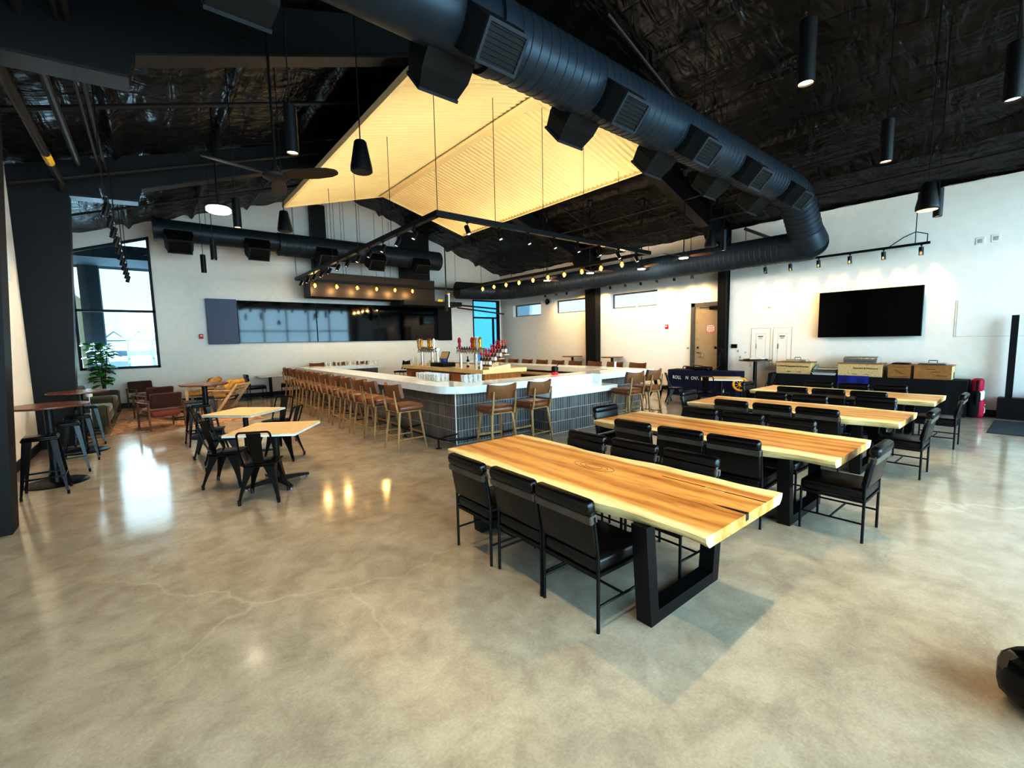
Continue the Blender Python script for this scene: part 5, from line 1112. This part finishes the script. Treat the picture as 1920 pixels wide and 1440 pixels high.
# daylight through the glazing: sky, portals and added area lamps
def portal(c, aim, sx, sy):
    o = lamp('AREA', c, 1, (1, 1, 1), aim=aim, sx=sx, sy=sy, name='daylight_portal'); o.data.cycles.is_portal = True
lamp('AREA', ((gx0 + gx1) / 2, YF - 1.2, 2.6), 2450, DAY, aim=((gx0 + gx1) / 2, 5, 2.2), sx=15.5, sy=5.0, name='front_daylight')
lamp('AREA', (-.7, YB + 2.2, 3.2), 60, DAY, aim=(-.6, 0, 3.0), sx=2.2, sy=3.4, name='rear_daylight')
lamp('AREA', (-.7, 20.0, .9), 260, DAY, aim=(-.7, 15.5, 5.2), sx=1.8, sy=1.2, name='added_ground_bounce')  # added lamp standing in for ground bounce, brightens the rear insulation
for p_ in ((8.4, 2.4, 3.7), (9.0, .2, 3.9)): lamp('POINT', p_, 50, (1.0, .62, .28), .1).visible_glossy = False  # added warm fill points with no fixture, grazing the roof folds
portal(((gx0 + gx1) / 2, YF - .2, 2.2), ((gx0 + gx1) / 2, 5, 2.2), gx1 - gx0, 4.2); portal((-.7, YB + .25, 3.0), (-.7, 0, 3.0), 1.9, 3.8); portal((13.1, YB + .25, 2.0), (13.1, 0, 2.0), 1.6, 3.7)
wd = bpy.data.worlds.new('overcast_sky'); sc.world = wd; wd.use_nodes = True; nt_ = wd.node_tree; bg = nt_.nodes['Background']
tc = nt_.nodes.new('ShaderNodeTexCoord'); sx_ = nt_.nodes.new('ShaderNodeSeparateXYZ'); rp = nt_.nodes.new('ShaderNodeValToRGB'); nt_.links.new(tc.outputs['Generated'], sx_.inputs[0]); nt_.links.new(sx_.outputs[2], rp.inputs[0]); nt_.links.new(rp.outputs[0], bg.inputs[0])
rp.color_ramp.elements[0].color = (.80, .92, 1.0, 1); rp.color_ramp.elements[1].color = (.50, .74, 1.0, 1); rp.color_ramp.elements[0].position = .05; rp.color_ramp.elements[1].position = .9
bg.inputs[1].default_value = 1.25
# ------------------------------------------------------------------ camera
cam = bpy.data.cameras.new('camera'); co = bpy.data.objects.new('camera', cam); col.objects.link(co); sc.camera = co
cam.sensor_fit = 'HORIZONTAL'; cam.sensor_width = 36; cam.lens = 829.41 / 1920 * 36; cam.clip_start = .05; cam.clip_end = 400
pi_, ro_, ya_ = R(5.6415), R(-1.12635), R(39.13925)
fw = Vector((math.sin(ya_), math.cos(ya_), 0)); rt = Vector((math.cos(ya_), -math.sin(ya_), 0)); up = Vector((0, 0, 1))
f2 = fw * math.cos(pi_) - up * math.sin(pi_); u2 = up * math.cos(pi_) + fw * math.sin(pi_)
r3 = rt * math.cos(ro_) + u2 * math.sin(ro_); u3 = -rt * math.sin(ro_) + u2 * math.cos(ro_)
mw = Matrix((r3, u3, -f2)).transposed().to_4x4(); mw.translation = (0, 0, 1.83); co.matrix_world = mw
sc.view_settings.view_transform = 'Standard'; sc.view_settings.look = 'None'; sc.view_settings.exposure = 0.0; sc.view_settings.gamma = 1.0
sc.cycles.use_denoising = True; sc.cycles.max_bounces = 7; sc.cycles.diffuse_bounces = 3; sc.cycles.glossy_bounces = 3; sc.cycles.transparent_max_bounces = 8; sc.cycles.use_adaptive_sampling = True; sc.cycles.adaptive_threshold = .05; sc.cycles.adaptive_min_samples = 12
sc.cycles.sample_clamp_indirect = 6.0; sc.cycles.caustics_reflective = False; sc.cycles.caustics_refractive = False

vs = sc.view_settings; vs.exposure = .6; vs.use_curve_mapping = True
cm = vs.curve_mapping; cu = cm.curves[3]
for p_ in ((.09, .045), (.25, .19), (.55, .60), (.8, .86)): cu.points.new(*p_)
cm.update()
